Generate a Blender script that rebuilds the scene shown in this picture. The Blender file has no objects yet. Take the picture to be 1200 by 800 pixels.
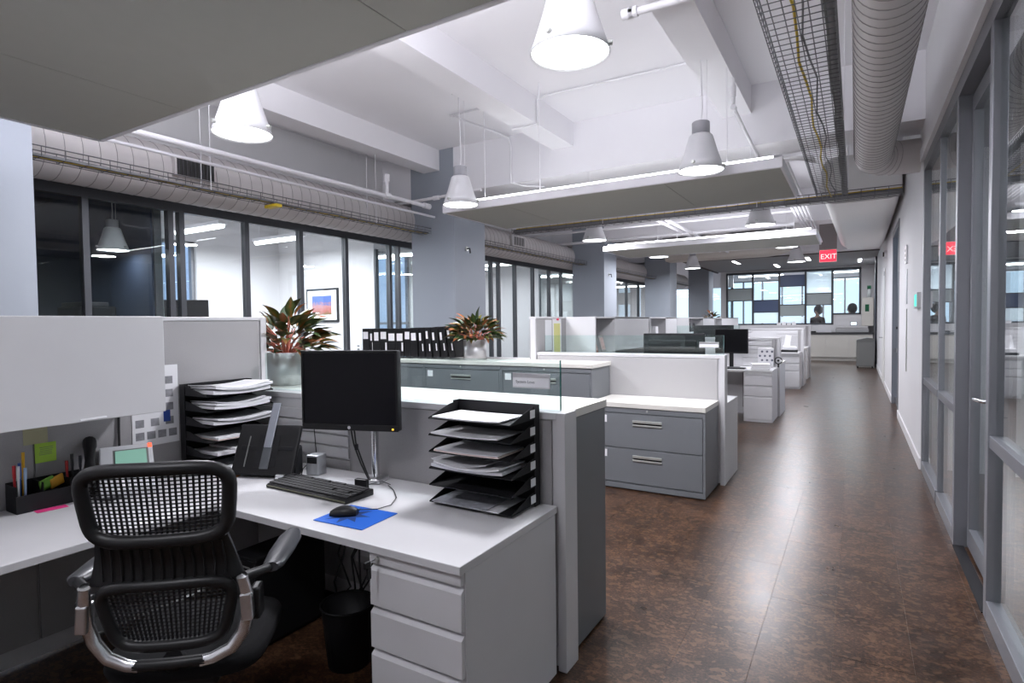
import bpy, bmesh, math, random
from mathutils import Vector, Matrix, Euler
random.seed(7)
SC = bpy.context.scene
COL = SC.collection
PI = math.pi
# ------------------------------------------------------------------ camera
F_PX = 674.0
yaw, pitch, roll = math.radians(30.87), math.radians(1.84), math.radians(0.706)
cd = bpy.data.cameras.new('camera'); cam = bpy.data.objects.new('camera', cd); COL.objects.link(cam)
cd.sensor_width = 36; cd.lens = 36 * F_PX / 1200; cd.clip_start = 0.05; cd.clip_end = 200
fw = Vector((-math.sin(yaw)*math.cos(pitch), math.cos(yaw)*math.cos(pitch), -math.sin(pitch)))
r0 = Vector((math.cos(yaw), math.sin(yaw), 0)); d0 = fw.cross(r0)
rr = r0*math.cos(roll) + d0*math.sin(roll); dd = -r0*math.sin(roll) + d0*math.cos(roll)
m = Matrix((rr, -dd, -fw)).transposed()
cam.matrix_world = Matrix.Translation((0, 0, 1.5)) @ m.to_4x4()
SC.camera = cam
# ------------------------------------------------------------------ world, exposure
w = bpy.data.worlds.new('world'); SC.world = w; w.use_nodes = True
bg = w.node_tree.nodes['Background']; bg.inputs[0].default_value = (0.62, 0.76, 1.0, 1); bg.inputs[1].default_value = 1.5
vs = SC.view_settings; vs.view_transform = 'Standard'; vs.look = 'None'; vs.gamma = 1; vs.exposure = 0.3; vs.use_curve_mapping = False
LAMP_W = 52.0       # pendant lamps
SHELF_W = 14.0      # uplights on the hanging panels
TUBE_W = 66.0       # office fluorescent fixtures
LCOL = (0.93, 0.93, 1.0)
# ------------------------------------------------------------------ materials
MATS = {}
def mat(name, col, rough=0.5, metal=0.0, noise=0.0, nscale=20, bump=0.0, spec=0.5, emit=None, estr=0, coat=0.0):
    if name in MATS: return MATS[name]
    mt = bpy.data.materials.new(name); mt.use_nodes = True
    nt = mt.node_tree; b = nt.nodes['Principled BSDF']
    b.inputs['Base Color'].default_value = (*col, 1); b.inputs['Roughness'].default_value = rough
    b.inputs['Metallic'].default_value = metal; b.inputs['Specular IOR Level'].default_value = spec
    b.inputs['Coat Weight'].default_value = coat
    if emit: b.inputs['Emission Color'].default_value = (*emit, 1); b.inputs['Emission Strength'].default_value = estr
    if noise or bump:
        tc = nt.nodes.new('ShaderNodeTexCoord'); n = nt.nodes.new('ShaderNodeTexNoise')
        n.inputs['Scale'].default_value = nscale; n.inputs['Detail'].default_value = 4
        nt.links.new(tc.outputs['Object'], n.inputs['Vector'])
        if noise:
            mx = nt.nodes.new('ShaderNodeMix'); mx.data_type = 'RGBA'
            mx.inputs[6].default_value = (*[max(0, c*(1-noise)) for c in col], 1); mx.inputs[7].default_value = (*[min(1, c*(1+noise)) for c in col], 1)
            nt.links.new(n.outputs[0], mx.inputs[0]); nt.links.new(mx.outputs[2], b.inputs['Base Color'])
        if bump:
            bp = nt.nodes.new('ShaderNodeBump'); bp.inputs['Strength'].default_value = bump; bp.inputs['Distance'].default_value = 0.002
            nt.links.new(n.outputs[0], bp.inputs['Height']); nt.links.new(bp.outputs[0], b.inputs['Normal'])
    MATS[name] = mt
    return mt
def emat(name, col, s):
    if name in MATS: return MATS[name]
    mt = bpy.data.materials.new(name); mt.use_nodes = True; nt = mt.node_tree
    nt.nodes.clear(); e = nt.nodes.new('ShaderNodeEmission'); o = nt.nodes.new('ShaderNodeOutputMaterial')
    e.inputs[0].default_value = (*col, 1); e.inputs[1].default_value = s
    nt.links.new(e.outputs[0], o.inputs[0]); MATS[name] = mt
    return mt
def glass(name, tint, ior=1.5, rough=0.0, frost=0.0):
    if name in MATS: return MATS[name]
    mt = bpy.data.materials.new(name); mt.use_nodes = True; nt = mt.node_tree; nt.nodes.clear()
    o = nt.nodes.new('ShaderNodeOutputMaterial'); mx = nt.nodes.new('ShaderNodeMixShader')
    t = nt.nodes.new('ShaderNodeBsdfTransparent'); g = nt.nodes.new('ShaderNodeBsdfGlossy')
    fr = nt.nodes.new('ShaderNodeFresnel'); ge = nt.nodes.new('ShaderNodeNewGeometry')
    mr = nt.nodes.new('ShaderNodeMapRange'); mr.inputs[3].default_value = ior; mr.inputs[4].default_value = 1/ior
    nt.links.new(ge.outputs['Backfacing'], mr.inputs[0]); nt.links.new(mr.outputs[0], fr.inputs[0])
    t.inputs[0].default_value = (*tint, 1); g.inputs[1].default_value = rough; g.inputs[0].default_value = (1, 1, 1, 1)
    nt.links.new(fr.outputs[0], mx.inputs[0]); nt.links.new(g.outputs[0], mx.inputs[2])
    if frost:
        tl = nt.nodes.new('ShaderNodeBsdfTranslucent'); tl.inputs[0].default_value = (*tint, 1)
        m2 = nt.nodes.new('ShaderNodeMixShader'); m2.inputs[0].default_value = frost
        nt.links.new(t.outputs[0], m2.inputs[1]); nt.links.new(tl.outputs[0], m2.inputs[2]); nt.links.new(m2.outputs[0], mx.inputs[1])
    else: nt.links.new(t.outputs[0], mx.inputs[1])
    nt.links.new(mx.outputs[0], o.inputs[0]); MATS[name] = mt
    return mt
def cork():
    mt = bpy.data.materials.new('cork'); mt.use_nodes = True; nt = mt.node_tree; b = nt.nodes['Principled BSDF']
    L = nt.links.new; N = nt.nodes.new
    tc = N('ShaderNodeTexCoord'); oi = N('ShaderNodeObjectInfo')
    n1 = N('ShaderNodeTexNoise'); n1.inputs['Scale'].default_value = 5.0; n1.inputs['Detail'].default_value = 3
    n2 = N('ShaderNodeTexNoise'); n2.inputs['Scale'].default_value = 70; n2.inputs['Detail'].default_value = 6; n2.inputs['Roughness'].default_value = .65
    mp = N('ShaderNodeMapping'); mp.inputs['Scale'].default_value = (1, 1.3, 1)
    v = N('ShaderNodeTexVoronoi'); v.inputs['Scale'].default_value = 38
    geo = N('ShaderNodeNewGeometry')
    L(geo.outputs['Position'], n1.inputs['Vector']); L(geo.outputs['Position'], mp.inputs[0]); L(mp.outputs[0], n2.inputs['Vector']); L(mp.outputs[0], v.inputs['Vector'])
    r1 = N('ShaderNodeValToRGB'); cr = r1.color_ramp
    cr.elements[0].position = .32; cr.elements[0].color = (.009, .0055, .0045, 1); cr.elements[1].position = .72; cr.elements[1].color = (.15, .077, .04, 1)
    e = cr.elements.new(.5); e.color = (.046, .0235, .0135, 1)
    L(n2.outputs[0], r1.inputs[0])
    r2 = N('ShaderNodeValToRGB'); r2.color_ramp.elements[0].position = .35; r2.color_ramp.elements[0].color = (.48, .46, .45, 1); r2.color_ramp.elements[1].position = .65; r2.color_ramp.elements[1].color = (1.25, 1.2, 1.15, 1)
    L(n1.outputs[0], r2.inputs[0])
    m1 = N('ShaderNodeMix'); m1.data_type = 'RGBA'; m1.blend_type = 'MULTIPLY'; m1.inputs[0].default_value = 1
    L(r1.outputs[0], m1.inputs[6]); L(r2.outputs[0], m1.inputs[7])
    # light cork chips
    vr = N('ShaderNodeValToRGB'); vr.color_ramp.elements[0].position = .72; vr.color_ramp.elements[0].color = (0, 0, 0, 1); vr.color_ramp.elements[1].position = .82; vr.color_ramp.elements[1].color = (1, 1, 1, 1)
    sx = N('ShaderNodeSeparateColor'); L(v.outputs['Color'], sx.inputs[0]); L(sx.outputs[0], vr.inputs[0])
    m2 = N('ShaderNodeMix'); m2.data_type = 'RGBA'; m2.inputs[7].default_value = (.15, .08, .042, 1)
    mm = N('ShaderNodeMath'); mm.operation = 'MULTIPLY'; mm.inputs[1].default_value = .5; L(vr.outputs[0], mm.inputs[0]); L(mm.outputs[0], m2.inputs[0]); L(m1.outputs[2], m2.inputs[6])
    # tile to tile tone
    mr = N('ShaderNodeMapRange'); mr.inputs[3].default_value = .82; mr.inputs[4].default_value = 1.18; L(oi.outputs['Random'], mr.inputs[0])
    m3 = N('ShaderNodeVectorMath'); m3.operation = 'SCALE'; L(m2.outputs[2], m3.inputs[0]); L(mr.outputs[0], m3.inputs['Scale'])
    L(m3.outputs[0], b.inputs['Base Color'])
    rg = N('ShaderNodeMapRange'); rg.inputs[3].default_value = .25; rg.inputs[4].default_value = .34; L(n1.outputs[0], rg.inputs[0]); L(rg.outputs[0], b.inputs['Roughness'])
    bp = N('ShaderNodeBump'); bp.inputs['Strength'].default_value = .04; bp.inputs['Distance'].default_value = .002; L(n2.outputs[0], bp.inputs['Height']); L(bp.outputs[0], b.inputs['Normal'])
    b.inputs['Specular IOR Level'].default_value = .4
    return mt
M_CORK = cork()
M_WHITE = mat('white_laminate', (.60, .597, .61), .38, noise=.03, nscale=6)
M_TOPW = mat('warm_white_top', (.68, .66, .615), .35, noise=.03, nscale=5)
M_WALL = mat('wall_paint', (.74, .735, .75), .7, noise=.02, nscale=3, bump=.05)
M_CEIL = mat('ceiling_paint', (.84, .83, .86), .8, noise=.02, nscale=2, bump=.1)
M_FAB = mat('panel_fabric', (.345, .338, .342), .9, noise=.10, nscale=220, bump=.3)
M_CAB = mat('cabinet_grey', (.165, .175, .188), .42, noise=.03, nscale=4)
M_COLM = mat('column_paint', (.32, .35, .395), .6, noise=.02, nscale=2)
M_FRAME = mat('frame_metal', (.20, .205, .225), .38, metal=.4)
M_MULL = mat('mullion_dark', (.085, .09, .10), .4, metal=.4)
M_DUCT = mat('duct_paint', (.62, .59, .585), .5, noise=.03, nscale=8)
M_SEAM = mat('duct_seam', (.36, .34, .34), .5)
M_WIRE = mat('wire_steel', (.16, .16, .17), .4, metal=.7)
M_PIPE = mat('white_pipe', (.80, .79, .82), .45)
M_BLACK = mat('black_plastic', (.009, .009, .01), .42, spec=.35)
M_BLACKM = mat('black_matte', (.009, .009, .011), .6, spec=.35)
M_SCREEN = mat('screen', (.004, .004, .006), .3, spec=.2)
M_CHROME = mat('chrome', (.72, .73, .75), .14, metal=1)
M_ALU = mat('brushed_aluminium', (.62, .62, .63), .28, metal=1, noise=.05, nscale=60)
M_STEEL = mat('pull_steel', (.52, .53, .50), .35, metal=.6)
M_PAPER = mat('paper', (.80, .80, .82), .8)
M_PAPER2 = mat('printed_paper', (.72, .72, .75), .8, noise=.1, nscale=90)
M_YEL = mat('yellow_cable', (.70, .50, .03), .5)
M_CABLE = mat('grey_cable', (.22, .22, .23), .6)
M_DARKC = mat('black_cable', (.01, .01, .011), .5)
M_CLOUD = mat('acoustic_panel', (.44, .44, .40), .9, noise=.03, nscale=10)
M_SHADE = mat('lamp_shade', (.72, .72, .74), .35)
M_NECK = mat('lamp_neck', (.40, .40, .43), .4)
M_BULB = emat('lamp_glow', (.97, .97, 1.0), 9)
M_TUBE = emat('tube_glow', (.95, .97, 1.0), 9)
M_GLASS = glass('office_glass', (.93, .965, .96))
M_GLASST = glass('desk_glass', (.90, .968, .955))
M_GEDGE = mat('glass_edge', (.02, .16, .14), .1)
M_FROST = glass('frosted_glass', (.86, .93, .94), frost=.75)
M_BROWN = mat('brown_fascia', (.075, .055, .05), .7)
M_DGREY = mat('dark_grey', (.05, .05, .055), .5)
M_MGREY = mat('mid_grey', (.16, .165, .16), .5)
M_RED = mat('sign_red', (.75, .02, .04), .4, emit=(1, .03, .06), estr=1.6)
# ------------------------------------------------------------------ mesh building
class MB:
    def __init__(s): s.v = []; s.f = []; s.sm = []
    def add(s, v, f, sm=False):
        o = len(s.v); s.v += [tuple(p) for p in v]; s.f += [tuple(i+o for i in q) for q in f]; s.sm += [sm]*len(f); return s
    def box(s, x0, x1, y0, y1, z0, z1, mtx=None):
        v = [(x, y, z) for z in (z0, z1) for y in (y0, y1) for x in (x0, x1)]
        if mtx: v = [tuple(mtx @ Vector(p)) for p in v]
        return s.add(v, [(0,2,3,1), (4,5,7,6), (0,1,5,4), (2,6,7,3), (0,4,6,2), (1,3,7,5)])
    def cbox(s, cx, cy, cz, sx, sy, sz, rot=None):
        mt = Matrix.Translation((cx, cy, cz)) @ (rot.to_matrix().to_4x4() if rot else Matrix())
        return s.box(-sx/2, sx/2, -sy/2, sy/2, -sz/2, sz/2, mt)
    def tube(s, pts, r, n=8, closed=False, cap=True, ry=None):
        pts = [Vector(p) for p in pts]; k = len(pts); rs = r if isinstance(r, (list, tuple)) else [r]*k
        ref = None; rings = []
        for i, p in enumerate(pts):
            if closed: t = pts[(i+1) % k] - pts[i-1]
            else: t = pts[min(i+1, k-1)] - pts[max(i-1, 0)]
            t.normalize()
            if ref is None:
                a = Vector((0, 0, 1)) if abs(t.z) < .9 else Vector((0, 1, 0)); ref = (a - t*a.dot(t)).normalized()
            else: ref = (ref - t*ref.dot(t)); ref = ref.normalized() if ref.length > 1e-6 else t.orthogonal().normalized()
            b = t.cross(ref); q = ry if ry else 1
            rings.append([p + ref*rs[i]*q*math.cos(2*PI*j/n) + b*rs[i]*math.sin(2*PI*j/n) for j in range(n)])
        v = [p for rg in rings for p in rg]; f = []
        for i in range(k if closed else k-1):
            a, b2 = i*n, ((i+1) % k)*n
            for j in range(n): f.append((a+j, b2+j, b2+(j+1) % n, a+(j+1) % n))
        s.add(v, f, True)
        if cap and not closed:
            o = len(s.v)
            s.add(rings[0], [tuple(range(n))]); s.add(rings[-1], [tuple(reversed(range(n)))])
        return s
    def lathe(s, prof, n=24, c=(0, 0, 0), sm=True):
        v = []; f = []; k = len(prof)
        for (r, z) in prof:
            for j in range(n): v.append((c[0]+r*math.cos(2*PI*j/n), c[1]+r*math.sin(2*PI*j/n), c[2]+z))
        for i in range(k-1):
            for j in range(n): f.append((i*n+j, i*n+(j+1) % n, (i+1)*n+(j+1) % n, (i+1)*n+j))
        return s.add(v, f, sm)
    def disc(s, c, r, n=24, up=True):
        v = [(c[0]+r*math.cos(2*PI*j/n), c[1]+r*math.sin(2*PI*j/n), c[2]) for j in range(n)]
        return s.add(v, [tuple(range(n)) if up else tuple(reversed(range(n)))])
    def prism(s, poly, axis, a0, a1):
        # poly in the two other axes, extruded along axis (0,1,2)
        def mk(p, a):
            q = list(p); q.insert(axis, a); return tuple(q)
        k = len(poly); v = [mk(p, a0) for p in poly] + [mk(p, a1) for p in poly]
        f = [tuple(range(k)), tuple(reversed(range(k, 2*k)))] + [(i, i+k, (i+1) % k+k, (i+1) % k) for i in range(k)]
        return s.add(v, f)
    def mesh(s, name, bevel=0, smooth=None):
        me = bpy.data.meshes.new(name); me.from_pydata(s.v, [], s.f)
        bm = bmesh.new(); bm.from_mesh(me)
        for i, fc in enumerate(bm.faces): fc.smooth = s.sm[i] if smooth is None else smooth
        bmesh.ops.recalc_face_normals(bm, faces=bm.faces)
        if bevel:
            ed = [e for e in bm.edges if len(e.link_faces) == 2 and e.calc_face_angle(0) > .6]
            bmesh.ops.bevel(bm, geom=ed, offset=bevel, segments=2, affect='EDGES', profile=.5, clamp_overlap=True)
        bm.to_mesh(me); bm.free(); return me
    def build(s, name, material, parent=None, bevel=0, smooth=None):
        me = s.mesh(name, bevel, smooth); me.materials.append(material)
        return link(name, me, parent)
def link(name, me, parent=None):
    o = bpy.data.objects.new(name, me); COL.objects.link(o)
    if parent: o.parent = parent
    return o
def bx(x0, x1, y0, y1, z0, z1): return MB().box(x0, x1, y0, y1, z0, z1)
def tag(o, label, cat, group=None):
    o['label'] = label; o['category'] = cat
    if group: o['group'] = group
    return o
def thing(name, label, cat, loc=(0, 0, 0), rz=0, group=None):
    o = bpy.data.objects.new(name, None); COL.objects.link(o); o.empty_display_size = .1
    o.location = loc; o.rotation_euler = (0, 0, rz)
    return tag(o, label, cat, group)
def struct(name, mb, material, parent=None, bevel=0, smooth=None):
    o = mb.build(name, material, parent, bevel, smooth)
    if not parent: o['kind'] = 'structure'
    return o
def copy_tree(o, parent=None):
    c = o.copy(); COL.objects.link(c); c.parent = parent
    for ch in o.children: copy_tree(ch, c)
    return c
def lighta(name, loc, size, power, rot=(0, 0, 0), shape='DISK', sy=None, col=LCOL, parent=None):
    l = bpy.data.lights.new(name, 'AREA'); l.shape = shape; l.size = size
    if sy: l.size_y = sy
    l.energy = power; l.color = col
    o = bpy.data.objects.new(name, l); COL.objects.link(o); o.location = loc; o.rotation_euler = rot
    if parent: o.parent = parent
    return o
def text_mesh(txt, size, material, name, parent, loc, rot, extrude=.0004):
    cu = bpy.data.curves.new('t', 'FONT'); cu.body = txt; cu.size = size; cu.extrude = extrude
    to = bpy.data.objects.new('t', cu); me = bpy.data.meshes.new_from_object(to)
    bpy.data.objects.remove(to); me.materials.clear(); me.materials.append(material)
    o = link(name, me, parent); o.location = loc; o.rotation_euler = rot
    return o
# ------------------------------------------------------------------ the setting
XR = 0.56; XG = -6.4; XE = -10.0; ZC = 4.05; Y0 = -3.0; Y1 = 24.3
fl = struct('floor', bx(XE-.2, 4.2, Y0, 29, -.12, -.004), M_CORK)
tile = MB().box(0, .3045, 0, .9145, -.004, 0).mesh('floor_tile', .0005); tile.materials.append(M_CORK)
def lay(x0, x1, y0, y1):
    i0 = math.floor((x0+.08)/.305); i1 = math.ceil((x1+.08)/.305)
    for i in range(i0, i1):
        off = (i % 2)*.457; j0 = math.floor((y0-off-.15)/.915); j1 = math.ceil((y1-off-.15)/.915)
        for j in range(j0, j1):
            o = link('floor_tile', tile, fl); o.location = (i*.305-.08, j*.915+off+.15, 0)
lay(-1.25, .56, 1.6, 23.6); lay(-2.9, -1.3, 2.5, 4.9)
struct('ceiling', bx(XE-.2, 4.2, Y0, 29, ZC, ZC+.15), M_CEIL)
struct('wall_near', bx(XE-.2, 4.2, Y0-.15, Y0, 0, ZC), M_WALL)
for i, y in enumerate((1.0, 6.8, 12.6, 18.2)):
    struct('ceiling_girder', bx(XG, XR+.1, y, y+.55, 3.40, ZC), M_CEIL)
for x in (-5.42, -3.26, -1.14):
    struct('ceiling_joist', bx(x-.15, x+.15, Y0, 24, 3.75, ZC), M_CEIL)
for i, y in enumerate((1.0, 6.8, 12.6, 18.1, 23.7)):
    struct('column', bx(-5.82, -5.02, y-.005, y+.8, 0, ZC), M_COLM)
# bulkhead over the left glass fronts
struct('wall_left_bulkhead', bx(XG-.1, XG, Y0, 24, 2.88, ZC), M_WALL)
WL = ((5.2, 5.9, .8, 3.0), (10.25, 11.6, .8, 3.3), (14.5, 17.5, .5, 3.2))
wl = MB(); yc = Y0
for (ya, yb, za, zb) in WL:
    wl.box(XE-.2, XE, yc, ya, 0, ZC).box(XE-.2, XE, ya, yb, 0, za).box(XE-.2, XE, ya, yb, zb, ZC); yc = yb
wl.box(XE-.2, XE, yc, 29, 0, ZC)
struct('wall_left', wl, M_WALL)
for n, (ya, yb, za, zb) in enumerate(WL):
    wd = struct('window_%d' % (n+1), bx(XE-.14, XE-.06, ya, ya+.06, za, zb).box(XE-.14, XE-.06, yb-.06, yb, za, zb).box(XE-.14, XE-.06, ya, yb, za, za+.06).box(XE-.14, XE-.06, ya, yb, zb-.06, zb).box(XE-.14, XE-.06, ya, yb, 1.5, 1.56), M_FRAME)
    struct('pane', bx(XE-.105, XE-.095, ya+.05, yb-.05, za+.05, zb-.05), M_GLASS, wd)
# office dividing walls (solid part then a glass return)
M_DARKW = mat('dark_room_shade', (.045, .065, .11), .7)  # lights-off office: its darkness is put into this dark blue wall colour
struct('wall_divider_dark', bx(XE, -6.8, 3.50, 3.56, 0, ZC), M_DARKW)
struct('wall_divider_white', bx(XE, -6.8, 3.56, 3.62, 0, ZC), M_WALL)
struct('wall_divider_white', bx(XE, -7.4, 7.6, 7.7, 0, ZC), M_WALL)
struct('wall_divider_white', bx(XE, -7.6, 14.2, 14.3, 0, ZC), M_WALL)
struct('ceiling_dark_room', bx(XE, XG-.1, Y0, 3.5, 3.2, 3.26), M_DARKW)
struct('wall_dark_room', bx(XE, XE+.03, Y0, 3.5, 0, 3.2), M_DARKW)
for n, (y, xa) in enumerate(((3.56, -6.8), (7.65, -7.4), (14.25, -7.6))):
    struct('trim_%d' % (n+30), bx(xa-.02, xa+.03, y-.04, y+.04, 0, 2.85), M_MULL)
    struct('window_%d' % (n+10), bx(xa+.03, XG-.1, y-.006, y+.006, 0, 2.85), M_GLASS)
# left glass front: head, sill, mullions and panes
gf = struct('window_20', bx(XG-.05, XG+.03, Y0, 24, 2.76, 2.88).box(XG-.05, XG+.03, Y0, 24, 0, .1), M_MULL)
ym = [1.2, 2.685, 3.49, 3.61, 4.40, 5.20, 6.0, 6.92, 7.12, 8.3, 9.2, 9.9, 10.19, 10.86, 11.67, 12.49, 13.15, 14.4, 15.6, 16.8, 18, 19.2, 20.4, 21.6, 22.8]
for y in ym:
    struct('mullion', bx(XG-.05, XG+.03, y-.028, y+.028, .1, 2.76), M_MULL, gf)
for a, b in zip(ym[:-1], ym[1:]):
    struct('pane', bx(XG-.016, XG-.006, a+.028, b-.028, .1, 2.76), M_GLASS, gf)
# far end: glazed meeting room wall
YF = 24.2
struct('wall_back', bx(.16, XR+.1, YF, YF+.12, 0, ZC).box(-4.45, .16, YF, YF+.12, 0, 1.30).box(-4.45, .16, YF, YF+.12, 3.36, ZC).box(-4.66, -4.45, YF, YF+.12, 0, ZC).box(-.74, .16, YF, YF+.12, 1.3, 1.66), M_WALL)
wb = struct('window_40', MB().box(-4.45, .16, YF-.02, YF+.08, 3.28, 3.36).box(-4.45, -.74, YF-.02, YF+.08, 1.30, 1.36).box(-.74, .16, YF-.02, YF+.08, 1.66, 1.72), M_MULL)
xs = [-4.42, -3.46, -2.52, -1.62, -.74, .13]
for i, x in enumerate(xs): struct('mullion', bx(x-.035, x+.035, YF-.02, YF+.08, 1.30 if i < 4 else 1.66 if i == 5 else 1.3, 3.32), M_MULL, wb)
M_PBLUE = mat('blue_film_panel', (.10, .14, .26), .4); M_PGREY = mat('grey_film_panel', (.47, .53, .54), .5)
pan = [[(1.36, 2.26, 'g'), (2.26, 2.74, 'P'), (2.74, 3.28, 'g')], [(1.36, 1.80, 'f'), (1.80, 2.26, 'B'), (2.26, 3.28, 'g')], [(1.36, 1.62, 'f'), (1.62, 2.06, 'P'), (2.06, 2.76, 'g'), (2.76, 3.2, 'B')], [(1.36, 2.03, 'g'), (2.03, 2.46, 'P'), (2.46, 3.28, 'f')], [(1.72, 3.28, 'g')]]
for c, lst in enumerate(pan):
    for (z0, z1, k) in lst:
        struct('pane' if k in 'gf' else 'panel', bx(xs[c]+.035, xs[c+1]-.035, YF+.02, YF+.035, z0+.01, z1-.01), {'g': M_GLASS, 'f': M_FROST, 'P': M_PGREY, 'B': M_PBLUE}[k], wb)
        if z0 > 1.75: struct('transom', bx(xs[c]+.035, xs[c+1]-.035, YF, YF+.05, z0-.015, z0+.015), M_MULL, wb)
# meeting room behind, with its outside windows
struct('wall_far', MB().box(-7, 4, 28.6, 28.8, 0, 1.0).box(-7, 4, 28.6, 28.8, 3.3, ZC), M_WALL)
wf = struct('window_50', MB().box(-7, 4, 28.62, 28.7, 1.0, 1.06).box(-7, 4, 28.62, 28.7, 3.24, 3.3), M_FRAME)
for i in range(14): struct('mullion', bx(-7+i*.82, -6.93+i*.82, 28.62, 28.7, 1.06, 3.24), M_FRAME, wf)
for i in range(13): struct('pane', bx(-6.93+i*.82, -7+(i+1)*.82, 28.65, 28.66, 1.06, 3.24), M_GLASS, wf)
struct('wall_meeting_right', bx(.6, .75, 24.32, 28.6, 0, ZC), M_WALL)
# dropped ceiling over the copy area
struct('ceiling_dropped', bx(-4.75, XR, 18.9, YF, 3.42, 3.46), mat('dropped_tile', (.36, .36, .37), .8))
struct('trim_1', bx(-4.8, XR, 18.8, 18.9, 3.38, 3.62), M_BROWN)
struct('trim_2', bx(-4.8, -4.75, 18.9, YF, 3.38, 3.62), M_BROWN)
# right hand wall
def wallbox(mb, y0, y1, z0, z1): return mb.box(XR, XR+.14, y0, y1, z0, z1)
wr = MB(); wallbox(wr, Y0, 6.92, 3.02, ZC); wallbox(wr, 6.92, 10.45, 0, ZC); wallbox(wr, 10.45, 12.2, 3.0, ZC); wallbox(wr, 12.2, 24.3, 0, ZC)
struct('wall_right', wr, M_WALL)
struct('trim_3', bx(XR-.03, XR, Y0, 6.92, 3.02, 3.14), M_WALL)
struct('baseboard_right', bx(XR-.015, XR, 6.92, 10.45, 0, .11).box(XR-.015, XR, 12.2, 15.2, 0, .11).box(XR-.015, XR, 16.5, 20.8, 0, .11), mat('baseboard_paint', (.76, .75, .76), .4))
fr1 = struct('window_60', MB().box(XR, XR+.12, Y0, 6.92, 2.92, 3.02), M_FRAME)
def fpart(name, *a, m=M_FRAME): return struct(name, bx(*a), m, fr1, bevel=.003)
fpart('post', XR, XR+.09, 3.60, 3.67, 0, 2.92); fpart('post', XR, XR+.10, 4.70, 4.77, 0, 2.92)
fpart('post', XR, XR+.08, 6.85, 6.92, 0, 2.92); fpart('mullion', XR+.01, XR+.075, 5.68, 5.73, .1, 2.92); fpart('mullion', XR+.01, XR+.08, 2.0, 2.06, .1, 2.92)
for (a, b) in ((Y0, 2.0), (2.06, 3.60), (4.77, 5.68), (5.73, 6.85)):
    fpart('sill', XR, XR+.08, a, b, 0, .10); fpart('mid_rail', XR+.005, XR+.075, a, b, .86, .92)
    for z0, z1 in ((.10, .86), (.92, 2.92)): struct('pane', bx(XR+.03, XR+.038, a, b, z0, z1), M_GLASS, fr1)
# recessed sliding glass door
dr = struct('door_1', MB().box(XR+.07, XR+.12, 3.68, 3.74, .02, 2.90).box(XR+.07, XR+.12, 4.63, 4.69, .02, 2.90).box(XR+.07, XR+.12, 3.74, 4.63, .02, .14).box(XR+.07, XR+.12, 3.74, 4.63, 2.80, 2.90), M_FRAME)
struct('pane', bx(XR+.09, XR+.1, 3.74, 4.63, .14, 2.80), M_GLASS, dr)
hd = struct('door_lock', MB().box(XR+.045, XR+.07, 3.77, 3.86, .92, 1.14), M_BLACKM, dr, bevel=.01)
struct('door_handle', MB().tube([(XR+.05, 3.82, 1.06), (XR+.01, 3.82, 1.06), (XR, 3.86, 1.06), (XR, 3.99, 1.05)], .011, 8), M_CHROME, dr)
struct('floor_track', bx(XR-.005, XR+.055, 3.68, 4.70, 0, .006), M_BLACKM, dr)
# second door further along
dr2 = struct('door_2', MB().box(XR-.01, XR+.10, 10.45, 10.57, 0, 3.0).box(XR-.01, XR+.1, 12.08, 12.2, 0, 3.0).box(XR-.01, XR+.1, 10.57, 12.08, 2.9, 3.0).box(XR+.05, XR+.1, 10.57, 12.08, .9, .98).box(XR+.05, XR+.1, 10.57, 12.08, 0, .12), M_FRAME)
struct('pane', bx(XR+.07, XR+.08, 10.57, 12.08, .12, 2.9), M_GLASS, dr2)
struct('door_knob', MB().tube([(XR+.05, 10.75, 1.35), (XR-.02, 10.75, 1.35)], .02, 8), M_BLACKM, dr2)
dr3 = struct('door_3', bx(XR-.012, XR-.001, 15.3, 16.4, 0, 2.62), mat('door_paint', (.74, .74, .72), .4))
struct('door_handle', MB().tube([(XR-.01, 16.2, 1.05), (XR-.07, 16.2, 1.05), (XR-.07, 16.05, 1.05)], .014, 8), M_CHROME, dr3)
struct('hinge', bx(XR-.03, XR-.012, 15.30, 15.34, 2.45, 2.55), M_CHROME, dr3)
dr4 = struct('door_4', bx(XR-.05, XR-.001, 20.9, 21.4, 0, 3.4), mat('black_door', (.015, .017, .03), .4))
# room behind the right hand glass
struct('wall_right_room', bx(2.6, 2.8, Y0, 7.1, 0, ZC).box(.7, 2.6, 7.0, 7.1, 0, ZC), M_WALL)
struct('ceiling_right_room', bx(.7, 2.6, Y0, 7, 3.1, 3.15), mat('grey_ceiling', (.25, .25, .26), .8))
wl2 = MB().box(XE, -7.2, 26, 26.1, 0, ZC).box(-7.2, -4.5, 26, 26.1, 0, .6).box(-7.2, -4.5, 26, 26.1, 2.9, ZC)
struct('wall_far_left', wl2, M_WALL)
wn = struct('window_51', MB().box(-7.2, -7.1, 26, 26.08, .6, 2.9).box(-4.6, -4.5, 26, 26.08, .6, 2.9).box(-6.0, -5.95, 26, 26.08, .6, 2.9), M_FRAME)
struct('pane', bx(-7.1, -4.6, 26.03, 26.04, .6, 2.9), M_GLASS, wn)
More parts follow.
